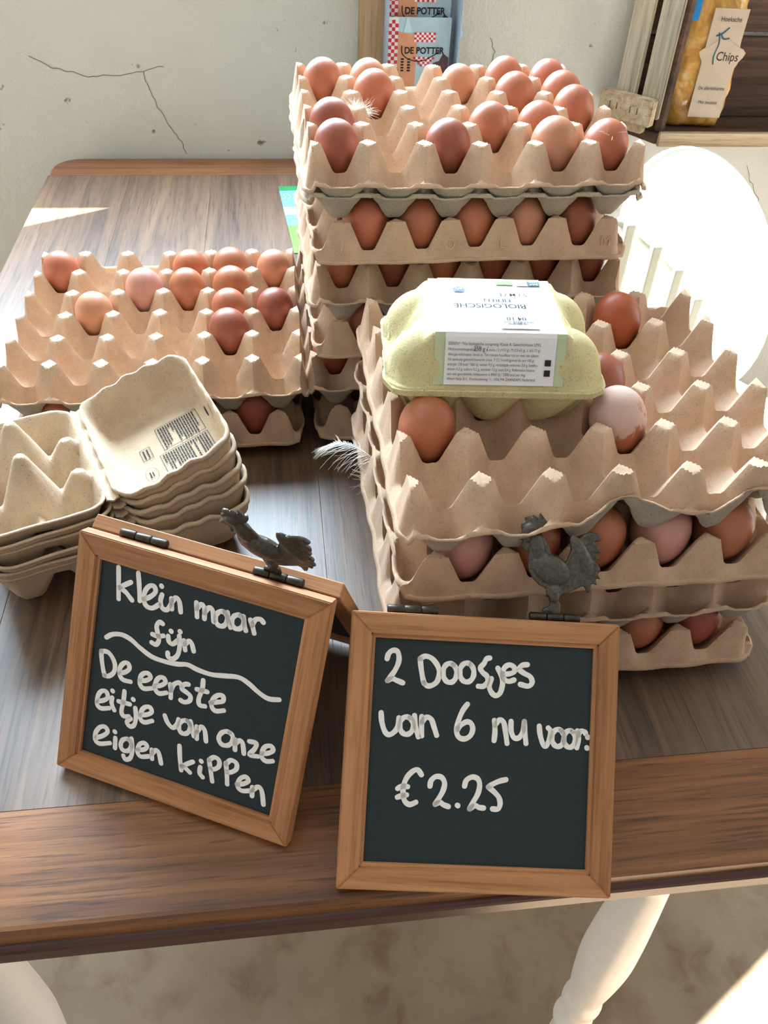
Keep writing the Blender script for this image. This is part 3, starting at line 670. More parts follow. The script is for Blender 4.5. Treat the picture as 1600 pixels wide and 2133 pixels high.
CHALK_R = [
 [[(-623,1420),(-616,1450),(-593,1473),(-563,1471),(-549,1442),(-549,1400),(-568,1351),(-596,1307),(-613,1283)],[(-613,1283),(-584,1296),(-553,1286),(-516,1273)],[(-412,1431),(-403,1371),(-390,1312),(-379,1276)],[(-412,1431),(-379,1448),(-335,1434),(-296,1388),(-285,1341),(-297,1292),(-327,1267),(-357,1262),(-380,1279)],[(-198,1403),(-217,1410),(-236,1405),(-252,1389),(-260,1366),(-260,1339),(-252,1315),(-237,1297),(-217,1290),(-198,1295),(-183,1311),(-174,1334),(-174,1361),(-183,1386),(-198,1403)],[(-88,1411),(-108,1418),(-128,1413),(-144,1397),(-153,1373),(-153,1347),(-144,1322),(-129,1305),(-109,1298),(-89,1303),(-73,1319),(-64,1342),(-64,1369),(-73,1394),(-88,1411)],[(35,1457),(14,1450),(0,1421),(-23,1390),(-4,1361),(22,1341),(28,1306),(3,1277),(-30,1275)],[(90,1395),(110,1360),(125,1307),(115,1246),(88,1221),(58,1237),(40,1278),(51,1327)],[(126,1361),(165,1363),(198,1379),(194,1407),(165,1420),(136,1404),(121,1367),(133,1328),(164,1315),(198,1326)],[(280,1427),(247,1421),(228,1396),(258,1373),(302,1351),(316,1316),(292,1291),(240,1300)]],
 [[(-642,1079),(-635,1025),(-614,967),(-588,945),(-559,958),(-533,994),(-528,1052)],[(-458,1055),(-477,1061),(-495,1057),(-511,1042),(-519,1021),(-519,996),(-511,974),(-496,958),(-477,952),(-458,957),(-443,971),(-434,992),(-434,1017),(-443,1039),(-458,1055)],[(-429,1071),(-421,1011),(-398,941)],[(-383,1067),(-381,1013),(-377,948)],[(-381,1031),(-353,1065),(-321,1052),(-301,1005),(-282,955)],[(-95,1158),(-124,1115),(-148,1048),(-156,988),(-140,950),(-103,940),(-67,962),(-53,1004),(-67,1040),(-96,1047),(-131,1025),(-151,998)],[(87,939),(90,999),(83,1064)],[(88,1035),(117,1070),(143,1055),(157,1002),(171,925)],[(191,1063),(194,1004),(214,963),(247,964),(271,1007),(277,1067)],[(277,1067),(283,996),(293,930)],[(374,1042),(382,988),(404,929),(425,921),(442,961),(450,1009),(433,1033)],[(516,1021),(499,1027),(482,1023),(468,1008),(460,987),(459,963),(467,941),(480,926),(497,919),(515,924),(529,938),(536,959),(537,983),(529,1005),(516,1021)],[(590,1017),(574,1023),(558,1019),(545,1005),(538,984),(537,961),(544,940),(557,924),(573,918),(589,922),(602,936),(610,957),(610,980),(603,1002),(590,1017)],[(622,1023),(632,970),(623,918)],[(628,993),(643,1022),(668,1020),(677,1008)],[(690,989),(692,985)],[(688,920),(690,917)]],
 [[(-366,706),(-390,734),(-419,727),(-454,690),(-473,642),(-476,584),(-461,537),(-430,519),(-393,534)],[(-511,615),(-481,630),(-450,628)],[(-510,561),(-477,573),(-454,577)],[(-308,638),(-302,673),(-273,698),(-236,694),(-216,659),(-224,612),(-248,564),(-270,527)],[(-270,527),(-240,540),(-216,526),(-185,516)],[(-128,526),(-125,524)],[(-88,647),(-78,683),(-43,705),(-6,695),(8,657),(-1,603),(-29,549),(-49,507)],[(-49,507),(-16,529),(9,519),(39,516)],[(174,698),(129,685),(87,664),(64,647)],[(64,647),(102,619),(134,585),(144,544),(131,514),(97,513)]],
]
CHALK_L = [
 [[(-575,1530),(-564,1438),(-550,1320)],[(-478,1455),(-520,1424),(-552,1398)],[(-552,1398),(-507,1380),(-476,1355),(-456,1338)],[(-434,1530),(-416,1441),(-402,1350)],[(-375,1369),(-333,1397),(-301,1440),(-315,1474),(-347,1467),(-372,1426),(-376,1371),(-353,1330),(-310,1326),(-266,1363)],[(-254,1434),(-259,1392),(-240,1347),(-205,1347),(-185,1393)],[(-266,1491),(-263,1489)],[(-187,1427),(-175,1360)],[(-181,1404),(-159,1442),(-131,1423),(-113,1358)],[(-16,1450),(-6,1399),(1,1359)],[(-8,1410),(18,1449),(43,1427),(52,1361)],[(47,1399),(73,1443),(99,1428),(116,1360)],[(177,1442),(159,1443),(143,1435),(131,1419),(125,1397),(127,1375),(136,1357),(151,1346),(168,1345),(185,1353),(197,1370),(203,1391),(201,1413),(191,1431),(177,1442)],[(197,1447),(210,1397),(231,1356)],[(286,1451),(269,1452),(253,1444),(240,1429),(235,1408),(236,1388),(246,1370),(260,1360),(277,1359),(294,1367),(306,1383),(312,1403),(310,1424),(301,1441),(286,1451)],[(304,1452),(317,1403),(334,1366)],[(353,1443),(372,1409),(390,1365)],[(369,1412),(385,1455),(416,1466),(438,1452)]],
 [[(-224,1243),(-248,1247),(-263,1213),(-247,1163),(-235,1125),(-251,1089),(-283,1093)],[(-285,1151),(-245,1149),(-209,1163)],[(-175,1171),(-166,1137),(-137,1128),(-107,1162)],[(-100,1194),(-88,1129),(-93,1065),(-123,1027),(-156,1031),(-163,1057)],[(-161,1211),(-158,1209)],[(-100,1227),(-97,1225)],[(-64,1174),(-54,1140),(-47,1114)],[(-54,1151),(-29,1182),(-8,1168),(11,1124)]],
 [[(-606,1031),(-564,1065),(-501,1082),(-434,1070),(-358,1031),(-268,996),(-168,992),(-85,1002),(-17,1019),(54,1007),(151,1004),(244,1024),(336,1043),(407,1024),(480,986),(551,964),(622,980)]],
 [[(-632,923),(-621,862),(-603,796),(-587,758)],[(-632,923),(-585,931),(-545,901),(-521,851),(-526,799),(-558,764),(-590,757)],[(-480,812),(-442,831),(-417,863),(-428,895),(-456,893),(-481,857),(-483,806),(-454,772),(-398,774)],[(-334,804),(-288,819),(-260,849),(-278,872),(-308,865),(-330,834),(-330,783),(-299,757),(-244,776)],[(-225,800),(-181,818),(-152,849),(-167,875),(-197,870),(-218,834),(-219,784),(-187,758),(-137,779)],[(-117,846),(-106,807),(-101,755)],[(-106,807),(-93,851),(-61,878),(-43,867)],[(8,887),(-19,878),(-35,844),(2,828),(33,810),(31,776),(-2,755),(-31,760)],[(104,946),(106,884),(92,808),(105,770),(141,773)],[(70,872),(142,877)],[(177,812),(221,830),(257,849),(252,883),(218,878),(189,840),(186,790),(217,765),(272,786)]],
 [[(-624,555),(-574,579),(-548,610),(-563,646),(-596,641),(-619,601),(-622,540),(-590,514),(-529,535)],[(-515,618),(-515,577),(-490,533)],[(-519,668),(-516,666)],[(-432,692),(-431,619),(-437,544),(-418,513),(-380,523)],[(-466,607),(-383,613)],[(-340,598),(-328,536),(-333,475),(-364,454),(-389,478),(-364,512)],[(-364,656),(-361,654)],[(-299,561),(-251,580),(-221,609),(-236,638),(-271,629),(-294,592),(-297,540),(-265,518),(-210,547)],[(-125,615),(-98,571),(-59,548),(-34,578),(-26,620)],[(37,628),(19,628),(2,619),(-11,602),(-17,581),(-15,560),(-6,542),(9,532),(26,532),(43,541),(56,558),(62,579),(61,600),(52,618),(37,628)],[(59,635),(75,586),(95,539)],[(106,612),(118,528)],[(113,575),(137,622),(165,603),(184,532)],[(333,648),(312,648),(292,637),(276,619),(268,596),(270,574),(281,556),(299,546),(320,547),(340,557),(356,576),(363,599),(362,621),(351,639),(333,648)],[(379,612),(389,540)],[(383,582),(410,616),(433,602),(452,535)],[(476,632),(524,634),(517,589),(491,540),(547,547)],[(571,576),(612,594),(641,623),(624,648),(591,637),(573,601),(575,552),(608,534),(649,549)]],
 [[(-603,284),(-552,317),(-520,359),(-542,388),(-581,372),(-607,321),(-605,268),(-568,251),(-494,281)],[(-458,332),(-452,258)],[(-468,378),(-465,376)],[(-360,354),(-377,354),(-394,345),(-407,329),(-413,308),(-412,288),(-404,272),(-389,262),(-372,262),(-355,271),(-343,288),(-336,308),(-337,328),(-346,345),(-360,354)],[(-340,368),(-324,284),(-332,223),(-366,200),(-384,222)],[(-286,302),(-240,321),(-221,350),(-246,368),(-277,346),(-286,290),(-259,261),(-202,282)],[(-185,338),(-175,273)],[(-180,309),(-155,346),(-131,330),(-106,262)],[(7,434),(22,347),(42,264)],[(115,353),(73,320),(41,294)],[(41,294),(70,289),(105,269)],[(172,333),(174,289),(198,267)],[(171,379),(174,377)],[(225,407),(242,351),(269,261)],[(225,405),(256,438),(292,429),(299,387),(271,353),(242,351)],[(342,424),(358,364),(374,278)],[(345,418),(372,457),(412,450),(419,408),(388,373),(358,364)],[(441,302),(484,321),(514,354),(489,375),(455,347),(447,292),(479,267),(540,290)],[(547,318),(554,255)],[(553,299),(586,336),(615,310),(640,222)]],
]

# ------------------------------------------------------------------ chalkboard easels
ROOSTER = [(160,450),(215,385),(235,340),(215,300),(215,265),(240,235),(275,235),(260,165),(300,160),(345,190),(360,210),(365,145),(400,165),(425,210),(460,180),(465,115),(495,150),(500,200),(550,175),(545,240),(510,300),(450,345),(490,400),(545,480),(590,570),(620,650),(650,700),(720,720),(790,760),(860,770),(880,700),(930,560),(1000,450),(1080,365),(1170,330),(1250,345),(1310,390),(1290,420),(1210,415),(1190,470),(1240,475),(1300,540),(1300,580),(1230,570),(1190,610),(1250,625),(1290,670),(1220,690),(1190,715),(1260,750),(1310,820),(1300,850),(1230,820),(1210,850),(1270,870),(1305,935),(1240,920),(1200,930),(1250,960),(1265,1015),(1200,1000),(1150,1000),(1190,1050),(1185,1120),(1160,1130),(1130,1060),(1085,1040),(1000,1090),(900,1140),(800,1180),(745,1230),(740,1290),(770,1330),(775,1450),(700,1455),(640,1420),(560,1430),(565,1405),(630,1380),(660,1370),(665,1300),(640,1240),(600,1180),(590,1100),(500,1070),(420,1000),(355,910),(330,800),(335,680),(345,620),(270,605),(230,570),(240,510),(270,470),(215,455)]
def rooster_mesh():
    cu = bpy.data.curves.new('rooster', 'CURVE'); cu.dimensions = '2D'; cu.fill_mode = 'BOTH'; cu.extrude = 0.0004; cu.bevel_depth = 0.0009; cu.bevel_resolution = 2
    sp = cu.splines.new('POLY'); sp.points.add(len(ROOSTER)-1); k = 4.7e-5
    for p, (x, y) in zip(sp.points, ROOSTER): p.co = ((x-720)*k, (1455-y)*k, 0, 1)
    sp.use_cyclic_u = True
    tmp = bpy.data.objects.new('tmp', cu); C.objects.link(tmp); dg = bpy.context.evaluated_depsgraph_get()
    me = bpy.data.meshes.new_from_object(tmp.evaluated_get(dg)); bpy.data.objects.remove(tmp); bpy.data.curves.remove(cu)
    # swell the body, thigh and neck into low relief
    bm = bmesh.new(); bm.from_mesh(me)
    for (cx, cy, rx, ry, rot, th) in ((640, 860, 300, 215, 25, 0.0052), (440, 560, 110, 250, -15, 0.0042), (330, 330, 105, 115, 0, 0.0034), (1060, 650, 110, 330, -28, 0.0032), (690, 1180, 80, 150, 0, 0.0034), (300, 540, 55, 65, 0, 0.0026)):
        m = Matrix.Translation(((cx-720)*k, (1455-cy)*k, 0)) @ Matrix.Rotation(math.radians(-rot), 4, 'Z') @ Matrix.Diagonal((rx*k, ry*k, th, 1))
        bmesh.ops.create_uvsphere(bm, u_segments=20, v_segments=12, radius=1.0, matrix=m)
    bm.to_mesh(me); bm.free(); me.materials.clear(); me.materials.append(M['metal_dark']); me.name = 'rooster_ornament'
    me.polygons.foreach_set('use_smooth', [True]*len(me.polygons)); return me
ROO = rooster_mesh()
def rails(parent, W, H, t, fw, y0=0.0):
    """four mitred rails, stepped profile (outer lip proud), front at y0, back at y0+t; board set back"""
    a, b = W/2, W/2-fw
    def rail(name, quad, mat):
        V = [(x, y0, z) for x, z in quad]+[(x, y0+t, z) for x, z in quad]
        F = [(0, 1, 2, 3), (7, 6, 5, 4), (0, 4, 5, 1), (1, 5, 6, 2), (2, 6, 7, 3), (3, 7, 4, 0)]
        bm = bmesh.new(); vv = [bm.verts.new(v) for v in V]; [bm.faces.new([vv[i] for i in f]) for f in F]; bmesh.ops.recalc_face_normals(bm, faces=bm.faces[:])
        bmesh.ops.bevel(bm, geom=bm.edges[:], offset=0.0007, segments=2, affect='EDGES'); me = bpy.data.meshes.new(name); bm.to_mesh(me); bm.free(); me.materials.append(M[mat]); return link(name, me, parent)
    rail('frame_rail', [(-a, 0), (a, 0), (b, fw), (-b, fw)], 'pine_x'); rail('frame_rail', [(-b, H-fw), (b, H-fw), (a, H), (-a, H)], 'pine_x')
    rail('frame_stile', [(-a, 0), (-b, fw), (-b, H-fw), (-a, H)], 'pine_z'); rail('frame_stile', [(b, fw), (a, 0), (a, H), (b, H-fw)], 'pine_z')
    bead = 0.0022
    for q, mt in (([(-b, fw), (b, fw), (b-bead, fw+bead), (-b+bead, fw+bead)], 'pine_x'), ([(-b+bead, H-fw-bead), (b-bead, H-fw-bead), (b, H-fw), (-b, H-fw)], 'pine_x'),
                  ([(-b, fw), (-b+bead, fw+bead), (-b+bead, H-fw-bead), (-b, H-fw)], 'pine_z'), ([(b-bead, fw+bead), (b, fw), (b, H-fw), (b-bead, H-fw-bead)], 'pine_z')):
        V = [(x, y0+0.0018, z) for x, z in q]+[(x, y0+t-0.001, z) for x, z in q]
        mobj('frame_bead', V, [(0, 1, 2, 3), (7, 6, 5, 4), (0, 4, 5, 1), (1, 5, 6, 2), (2, 6, 7, 3), (3, 7, 4, 0)], mt, parent)
    return box('chalkboard_panel', (-b+0.0005, y0+0.0042, fw+0.0005), (b-0.0005, y0+0.0072, H-fw-0.0005), 'slate', parent)
def easel(name, pos, yaw, lean, roll, W, H, lines, label, rear_open, roo_lean, roo_x):
    t = 0.0095; fw = 0.0135
    u = Vector((math.cos(yaw), math.sin(yaw), 0)); b = Vector((-math.sin(yaw), math.cos(yaw), 0)); up = b*math.sin(lean)+Vector((0, 0, math.cos(lean)))
    u2 = u*math.cos(roll)+up*math.sin(roll); up2 = up*math.cos(roll)-u*math.sin(roll); back = up2.cross(u2)
    z0 = (2*t+0.004)*math.sin(lean)*0.72+0.0004 if rear_open == 0 else t*math.sin(lean)+0.0010
    root = empty(name, mat=axes(Vector((pos[0], pos[1], TZ+z0)), u2, back, up2)); tag(root, label, 'chalkboard sign', 'rooster chalkboards')
    fp = link('front_panel', bpy.data.meshes.new('front_panel'), root) if False else root
    board = rails(root, W, H, t, fw)
    for i, ln in enumerate(lines):
        V, F = ribbon_mesh([[(x*1e-4, z*1e-4) for x, z in st] for st in ln], 0.0034, 0.0003)
        o = mobj('chalk_line' if len(ln) == 1 else 'chalk_lettering', V, F, 'chalk', board); o.location = (0, 0.0041, 0)
    # rear leg panel hinged at the top
    hz = H-0.001; hinge = Vector((0, t+0.0025, hz))
    rp = empty('rear_panel'); rp.parent = root; rp.location = (0, t+0.004, hz); rp.rotation_euler = (rear_open, 0, 0)
    # rear panel's local z runs downwards from the hinge
    H = H-(0.012 if rear_open == 0 else 0.006)
    for nm, a_, b_, mt in (('frame_rail', (-W/2, 0, -fw), (W/2, t, 0), 'pine_x'), ('frame_rail', (-W/2, 0, -H), (W/2, t, -H+fw), 'pine_x'), ('frame_stile', (-W/2, 0, -H+fw), (-W/2+fw, t, -fw), 'pine_z'), ('frame_stile', (W/2-fw, 0, -H+fw), (W/2, t, -fw), 'pine_z'), ('back_panel', (-W/2+fw, 0.003, -H+fw), (W/2-fw, 0.006, -fw), 'slate')):
        box(nm, a_, b_, mt, rp, 0.0006, 1)
    for hx in (-W*0.27, W*0.27):
        hg = empty('hinge'); hg.parent = root; hg.location = (hx, t+0.002, hz+0.003)
        for k in range(3):
            r_, l_ = 0.0030, 0.0108
            kn = lathe('knuckle', [(r_*0.86, 0), (r_, 0.0006), (r_, l_-0.0008), (r_*0.86, l_-0.0002)], 'hinge', hg, 14); kn.rotation_euler = (0, math.pi/2, 0); kn.location = (-0.0165+k*0.0110, 0, 0)
        box('hinge_leaf', (-0.0165, -0.0075, -0.0032), (0.0165, 0.0, -0.0024), 'hinge', hg)
        if hx > 0:
            ro = link('rooster_ornament', ROO, hg); ro.location = (roo_x, 0.0, 0.0028); ro.rotation_euler = (math.pi/2+roo_lean, 0, 0); ro['label'] = 'dark cast metal rooster'; rm = ro.modifiers.new('merge', 'REMESH'); rm.mode = 'VOXEL'; rm.voxel_size = 0.00055; rm.use_smooth_shade = True; sm = ro.modifiers.new('soften', 'SMOOTH'); sm.iterations = 4; sm.factor = 0.5
    return root
easel('chalkboard_easel', (0.1010, 0.2133), -0.0749, 0.8032, -0.0578, 0.1699, 0.1683, [[[(x*0.983, z*0.983) for x, z in st] for st in ln] for ln in CHALK_R], 'square pine-framed chalkboard reading 2 Doosjes van 6 nu voor 2.25', 0.0, 0.0, 0.0)
easel('chalkboard_easel', (-0.0899, 0.2938), -0.4357, 0.4789, -0.0097, 0.1711, 0.1715, CHALK_L, 'tilted square chalkboard in pine frame reading klein maar fijn', math.radians(56), math.radians(44), -0.002)

# ------------------------------------------------------------------ feathers
def feather(name, base, tip, bend, width, label, nb=34, seed=1, up=Vector((0, 0, 1)), fluff=0.3):
    R = random.Random(seed); base, tip = Vector(base), Vector(tip); ax = tip-base; L = ax.length; ax.normalize(); side = ax.cross(up).normalized(); nrm = side.cross(ax)
    sp = [base+ax*(L*t)+nrm*(bend*math.sin(math.pi*t*0.8)) for t in [i/12 for i in range(13)]]
    root = tag(empty(name, base), label, 'feather', None)
    inv = Matrix.Translation(-base)
    sh = tube('shaft', [inv @ p for p in sp], 0.0004, 'feather', root, 6, [0.00045*(1-0.8*i/12) for i in range(13)])
    V = []; F = []
    for s in (-1, 1):
        for i in range(nb):
            t = 0.08+0.9*i/nb; j = t*12; a = int(j); p = sp[a].lerp(sp[min(a+1, 12)], j-a)
            ln = width*math.sin(math.pi*min(1, 0.15+0.8*t))**0.7*R.uniform(0.75, 1.1); loose = R.uniform(-1, 1)*fluff*(1.3-t)
            prev = None; d = (side*s+ax*(0.75+0.4*t)).normalized()
            for k in range(5):
                q = k/4; w = 0.00042*(1-0.8*q)
                c = p+d*ln*q+nrm*(ln*q*q*(-0.35+loose))+ax*(ln*q*q*0.25); c = c-base
                V += [tuple(c-ax*w), tuple(c+ax*w)]
                if k: m = len(V); F.append((m-4, m-3, m-1, m-2))
    mobj('vane', V, F, 'feather', root); return root
feather('feather', (0.082, 0.556, TZ+0.074), (0.038, 0.604, TZ+0.050), 0.016, 0.026, 'curled cream feather sticking out left of the right tray stack', 46, 2, fluff=0.5)
def down_tuft(loc, n, ln, label, seed):
    R = random.Random(seed); root = tag(empty('down_feather', loc), label, 'feather'); V = []; F = []
    for i in range(n):
        d = Vector((R.gauss(0, 1), R.gauss(0, 1), abs(R.gauss(0, .8)))).normalized(); s = d.orthogonal().normalized(); o = Vector((R.uniform(-1, 1), R.uniform(-1, 1), 0))*ln*0.35; bd = Vector((R.uniform(-1, 1), R.uniform(-1, 1), R.uniform(-1, .2)))*0.4
        for k in range(4):
            q = k/3; c = o+d*ln*q*R.uniform(.9, 1.05)+bd*ln*q*q; w = 0.0003*(1-.7*q); V += [tuple(c-s*w), tuple(c+s*w)]
            if k: m = len(V); F.append((m-4, m-3, m-1, m-2))
    mobj('barbs', V, F, 'feather', root); mobj('quill', [(0, 0, 0), (0.0006, 0, 0), (ln*.3, ln*.5, ln*.2), (0, 0.0006, 0)], [(0, 1, 2), (0, 2, 3), (1, 3, 2)], 'feather', root); return root
tc = trays['centre', 5]
q = tc.matrix_basis @ Vector((-2*P+0.003, -0.012, 0)); down_tuft((q.x, q.y, TZ+5*LV+0.009+0.040), 220, 0.015, 'white fluffy down feather beside the eggs on the tall stack', 4)
q = tc.matrix_basis @ Vector((2.42*P, -2.25*P, 0)); down_tuft((q.x, q.y, TZ+5*LV+0.009+0.051), 14, 0.012, 'tiny feather scrap on the front right egg of the tall stack', 5)
down_tuft((0.080, 0.552, TZ+0.060), 160, 0.020, 'white down fluff at the root of the curled feather', 6)

# ------------------------------------------------------------------ flyer under the tall stack
fl = tag(empty('flyer', (0.045, 1.26, TZ+0.0006), math.radians(4)), 'glossy landscape flyer lying on the table beside the tall stack', 'flyer')
def sheet(name, x0, x1, y0, y1, z, mat, parent, t=0.0003): return box(name, (x0, y0, z), (x1, y1, z+t), mat, parent)
sheet('sheet', -0.030, 0.115, -0.125, 0.125, 0.0, 'flyer_blue', fl); sheet('printed_band', -0.030, 0.115, 0.107, 0.125, 0.0003, 'flyer_green', fl); sheet('printed_meadow', -0.030, 0.115, -0.125, -0.030, 0.0003, 'grass_print', fl)
for i in range(4): mobj('printed_swoosh', [(-0.026+i*0.008+0.004*math.cos(a)*r_, 0.082+0.010*math.sin(a)*r_, 0.0005) for r_, a in [(1, a) for a in np.linspace(-1.9, 1.2, 8)]+[(0.75, a) for a in np.linspace(1.2, -1.9, 8)]], [tuple(range(16))[::-1]], 'paper', fl)
mobj('printed_cloud', [(-0.03, 0.01, 0.0005), (0.1, 0.005, 0.0005), (0.1, 0.03, 0.0005), (-0.03, 0.04, 0.0005)], [(0, 1, 2, 3)], 'paper_blue', fl)

# ------------------------------------------------------------------ leaflet rack by the wall
post = tag(box('wooden_post', (0.148, WALL_Y-0.034, TZ), (0.190, WALL_Y-0.001, 2.05), 'post_wood', None, 0.002), 'raw wooden upright against the wall behind the leaflets', 'post')
rk = tag(empty('leaflet_holder', (0.240, 1.470, TZ)), 'clear plastic leaflet holder standing behind the tall tray stack', 'leaflet holder')
box('back_plate', (-0.054, 0.026, 0.0), (0.062, 0.028, 0.36), 'acrylic', rk); box('foot', (-0.054, -0.018, 0.0), (0.062, 0.028, 0.003), 'acrylic', rk)
for sx in (-0.0535, 0.0600): box('side_lip', (sx, -0.016, 0.003), (sx+0.002, 0.026, 0.30), 'acrylic', rk)
for z in (0.115, 0.160, 0.205): mobj('side_tooth', [(0.062, -0.016, z), (0.070, -0.004, z), (0.062, -0.004, z+0.026), (0.062, 0.002, z)], [(0, 1, 2), (1, 3, 2), (0, 3, 1)], 'acrylic', rk)
def leaflet(y, z0, h, label):
    w = 0.100; lf = tag(empty('leaflet', (0.2405, 1.470+y, TZ+z0)), label, 'leaflet', 'leaflets in the holder')
    sh = box('cover', (-w/2, 0, 0), (w/2, 0.003, h), 'sky_print', lf)
    def flat(nm, pts, mat, d): return mobj(nm, [(x, -d, z) for x, z in pts], [tuple(range(len(pts)))], mat, sh)
    s = 0.0052                                                          # checkered strip along the left
    flat('printed_strip', [(-w/2, 0), (-w/2+3*s, 0), (-w/2+3*s, h), (-w/2, h)], 'paper', 0.0003)
    for r_ in range(int(h/s)):
        for c_ in range(3):
            if (r_+c_) % 2 == 0: flat('printed_check', [(-w/2+c_*s, r_*s), (-w/2+(c_+1)*s, r_*s), (-w/2+(c_+1)*s, (r_+1)*s), (-w/2+c_*s, (r_+1)*s)], 'red', 0.0005)
    tx0, tx1 = -0.034, -0.004
    flat('printed_tower', [(tx0, 0), (tx1, 0), (tx1, h-0.024), (tx0, h-0.020)], 'brick_print', 0.0005)
    flat('printed_spire', [(tx0+0.008, h-0.021), (tx1-0.008, h-0.022), (-0.0185, h-0.001), (-0.0215, h-0.001)], 'paper_blue', 0.0006)
    for k in range(5):
        for xx in (-0.0285, -0.018): flat('printed_louvre', [(xx, h-0.060-k*0.0042), (xx+0.005, h-0.060-k*0.0042), (xx+0.005, h-0.0575-k*0.0042), (xx, h-0.0575-k*0.0042)], 'ink', 0.0008)
    flat('printed_tree', [(0.010, 0), (0.049, 0), (0.049, h-0.056), (0.040, h-0.050), (0.034, h-0.061), (0.024, h-0.064), (0.020, h-0.072), (0.009, h-0.077), (0.003, h-0.092)], 'tree_print', 0.0005)
    # shield: checks above and below the name
    for (za, zb, sh_) in ((h-0.034, h-0.021, 0), (h-0.069, h-0.056, 1)):
        cw = 0.0038; n = 9
        for r_ in range(4):
            for c_ in range(n):
                x = -0.0085+c_*cw; z = za+r_*0.0034
                if sh_ and (c_ < (3-r_) or c_ > n-1-(3-r_)): continue
                flat('printed_check', [(x, z), (x+cw, z), (x+cw, z+0.0034), (x, z+0.0034)], 'red' if (r_+c_) % 2 else 'paper', 0.0009)
    mt = Matrix.Translation((0.0085, -0.0012, h-0.0465)) @ Matrix.Rotation(math.pi/2, 4, 'X')
    text('lettering', 'DE POTTER', 0.0135, 'ink', sh, mt, sx=0.92, bold=0.00035)
    V, F = ribbon_mesh([[(-0.028, h-0.040), (-0.026, h-0.052), (-0.012, h-0.060), (0.006, h-0.061), (0.022, h-0.054), (0.032, h-0.048)]], 0.0016, 0.0012); mobj('printed_swoosh', V, F, 'ink', sh)
    return lf
leaflet(0.002, 0.018, 0.2115, 'front leaflet with printed church tower and red checks in the holder')
leaflet(0.018, 0.020, 0.2620, 'rear leaflet standing higher behind the front leaflet')

# ------------------------------------------------------------------ crate on the wall with a bag of chips
cr = tag(empty('wooden_crate', (0.66, 1.45, TZ+0.07)), 'weathered wooden crate hung on the wall right of the leaflets', 'crate')
def crate_part(nm, pts2d, z0, z1, mat, bev=0.0015):
    c = Vector((0.66, 1.45)); return prism(nm, [(x-c.x, y-c.y) for x, y in pts2d], z0-0.07, z1-0.07, mat, cr, 'z', bev)
d1 = Vector((0.63, -0.78)).normalized(); nrm1 = Vector((-d1.y, d1.x)) * 1.0     # panel direction and its inner side
A0 = Vector((0.578, 1.508))
def along(s0, s1, n0, n1): return [tuple(A0+d1*s0+nrm1*n0), tuple(A0+d1*s1+nrm1*n0), tuple(A0+d1*s1+nrm1*n1), tuple(A0+d1*s0+nrm1*n1)]
crate_part('side_slat', along(0.018, 0.056, 0.004, 0.012), 0.092, 0.62, 'crate_z'); crate_part('side_slat', along(0.068, 0.106, 0.004, 0.012), 0.092, 0.62, 'crate_z')
crate_part('corner_post', along(0.100, 0.112, 0.0125, 0.030), 0.074, 0.62, 'crate_shaded')
crate_part('corner_block', along(0.0, 0.102, -0.014, 0.0035), 0.082, 0.124, 'crate_x')
crate_part('corner_block', along(0.012, 0.085, -0.004, 0.012), 0.066, 0.0815, 'crate_x')
crate_part('bottom_board', [(0.655, 1.432), (1.15, 1.432), (1.15, 1.53), (0.60, 1.53)], 0.052, 0.070, 'crate_shaded')
crate_part('front_rail', [(0.658, 1.424), (1.15, 1.424), (1.15, 1.4315), (0.658, 1.4315)], 0.050, 0.074, 'crate_x')
for k in range(4): crate_part('back_board', [(0.625, 1.522), (1.15, 1.522), (1.15, 1.532), (0.625, 1.532)], 0.072+k*0.135, 0.072+k*0.135+0.128, 'crate_shaded')
for s in (0.022, 0.062):
    for s2 in (s, s+0.014):
        pt = A0+d1*s2+nrm1*(-0.0148); o = tube('staple', [(pt.x-0.66, pt.y-1.45, 0.050-0.07+0.048), (pt.x-0.66, pt.y-1.45, 0.060-0.07+0.048)], 0.0008, 'rubber', cr, 6)
bg_ = tag(empty('chips_bag', (0.728, 1.478, TZ+0.0712), math.radians(-6)), 'clear bag of potato chips with tan paper label standing in the crate', 'bag')
def bag():
    V = []; F = []; nu, nv = 30, 30; Hb = 0.235; Wb = 0.054
    for j in range(nv+1):
        t = j/nv; z = Hb*t; wd = Wb*(0.92+0.12*math.sin(math.pi*min(1, t*1.25))-0.12*t); th = 0.030*(math.sin(math.pi*min(1, 0.10+0.92*t)))**0.55 if t < 0.98 else 0.002
        if t == 0: th *= 0.5
        for i in range(nu):
            a = 2*math.pi*i/nu; ca, sa = math.cos(a), math.sin(a); wr = 0.0014*math.sin(9*a+z*90)+0.001*math.sin(5*a-z*140)
            V.append((math.copysign(abs(ca)**0.75, ca)*(wd+wr), math.copysign(abs(sa)**0.8, sa)*(th+wr), z+0.003*math.sin(a*2)*(1-t)*0))
    for j in range(nv):
        for i in range(nu): F.append((j*nu+i, j*nu+(i+1) % nu, (j+1)*nu+(i+1) % nu, (j+1)*nu+i))
    F.append(tuple(range(nu))[::-1]); F.append(tuple(range(nv*nu, (nv+1)*nu)))
    return mobj('film', V, F, 'bagfilm', bg_, True)
film = bag()
lb = box('paper_label', (-0.016, -0.0345, 0.022), (0.040, -0.0325, 0.185), 'bag_label', bg_, 0.0006); lb['label'] = 'tan paper label'
n = 24; mobj('label_cloud', [(0.014+(0.036+0.004*math.sin(5*a))*math.cos(a), -0.0350, 0.116+(0.024+0.003*math.sin(4*a+1))*math.sin(a)) for a in [2*math.pi*i/n for i in range(n)]], [tuple(range(n))], 'bag_label', lb)
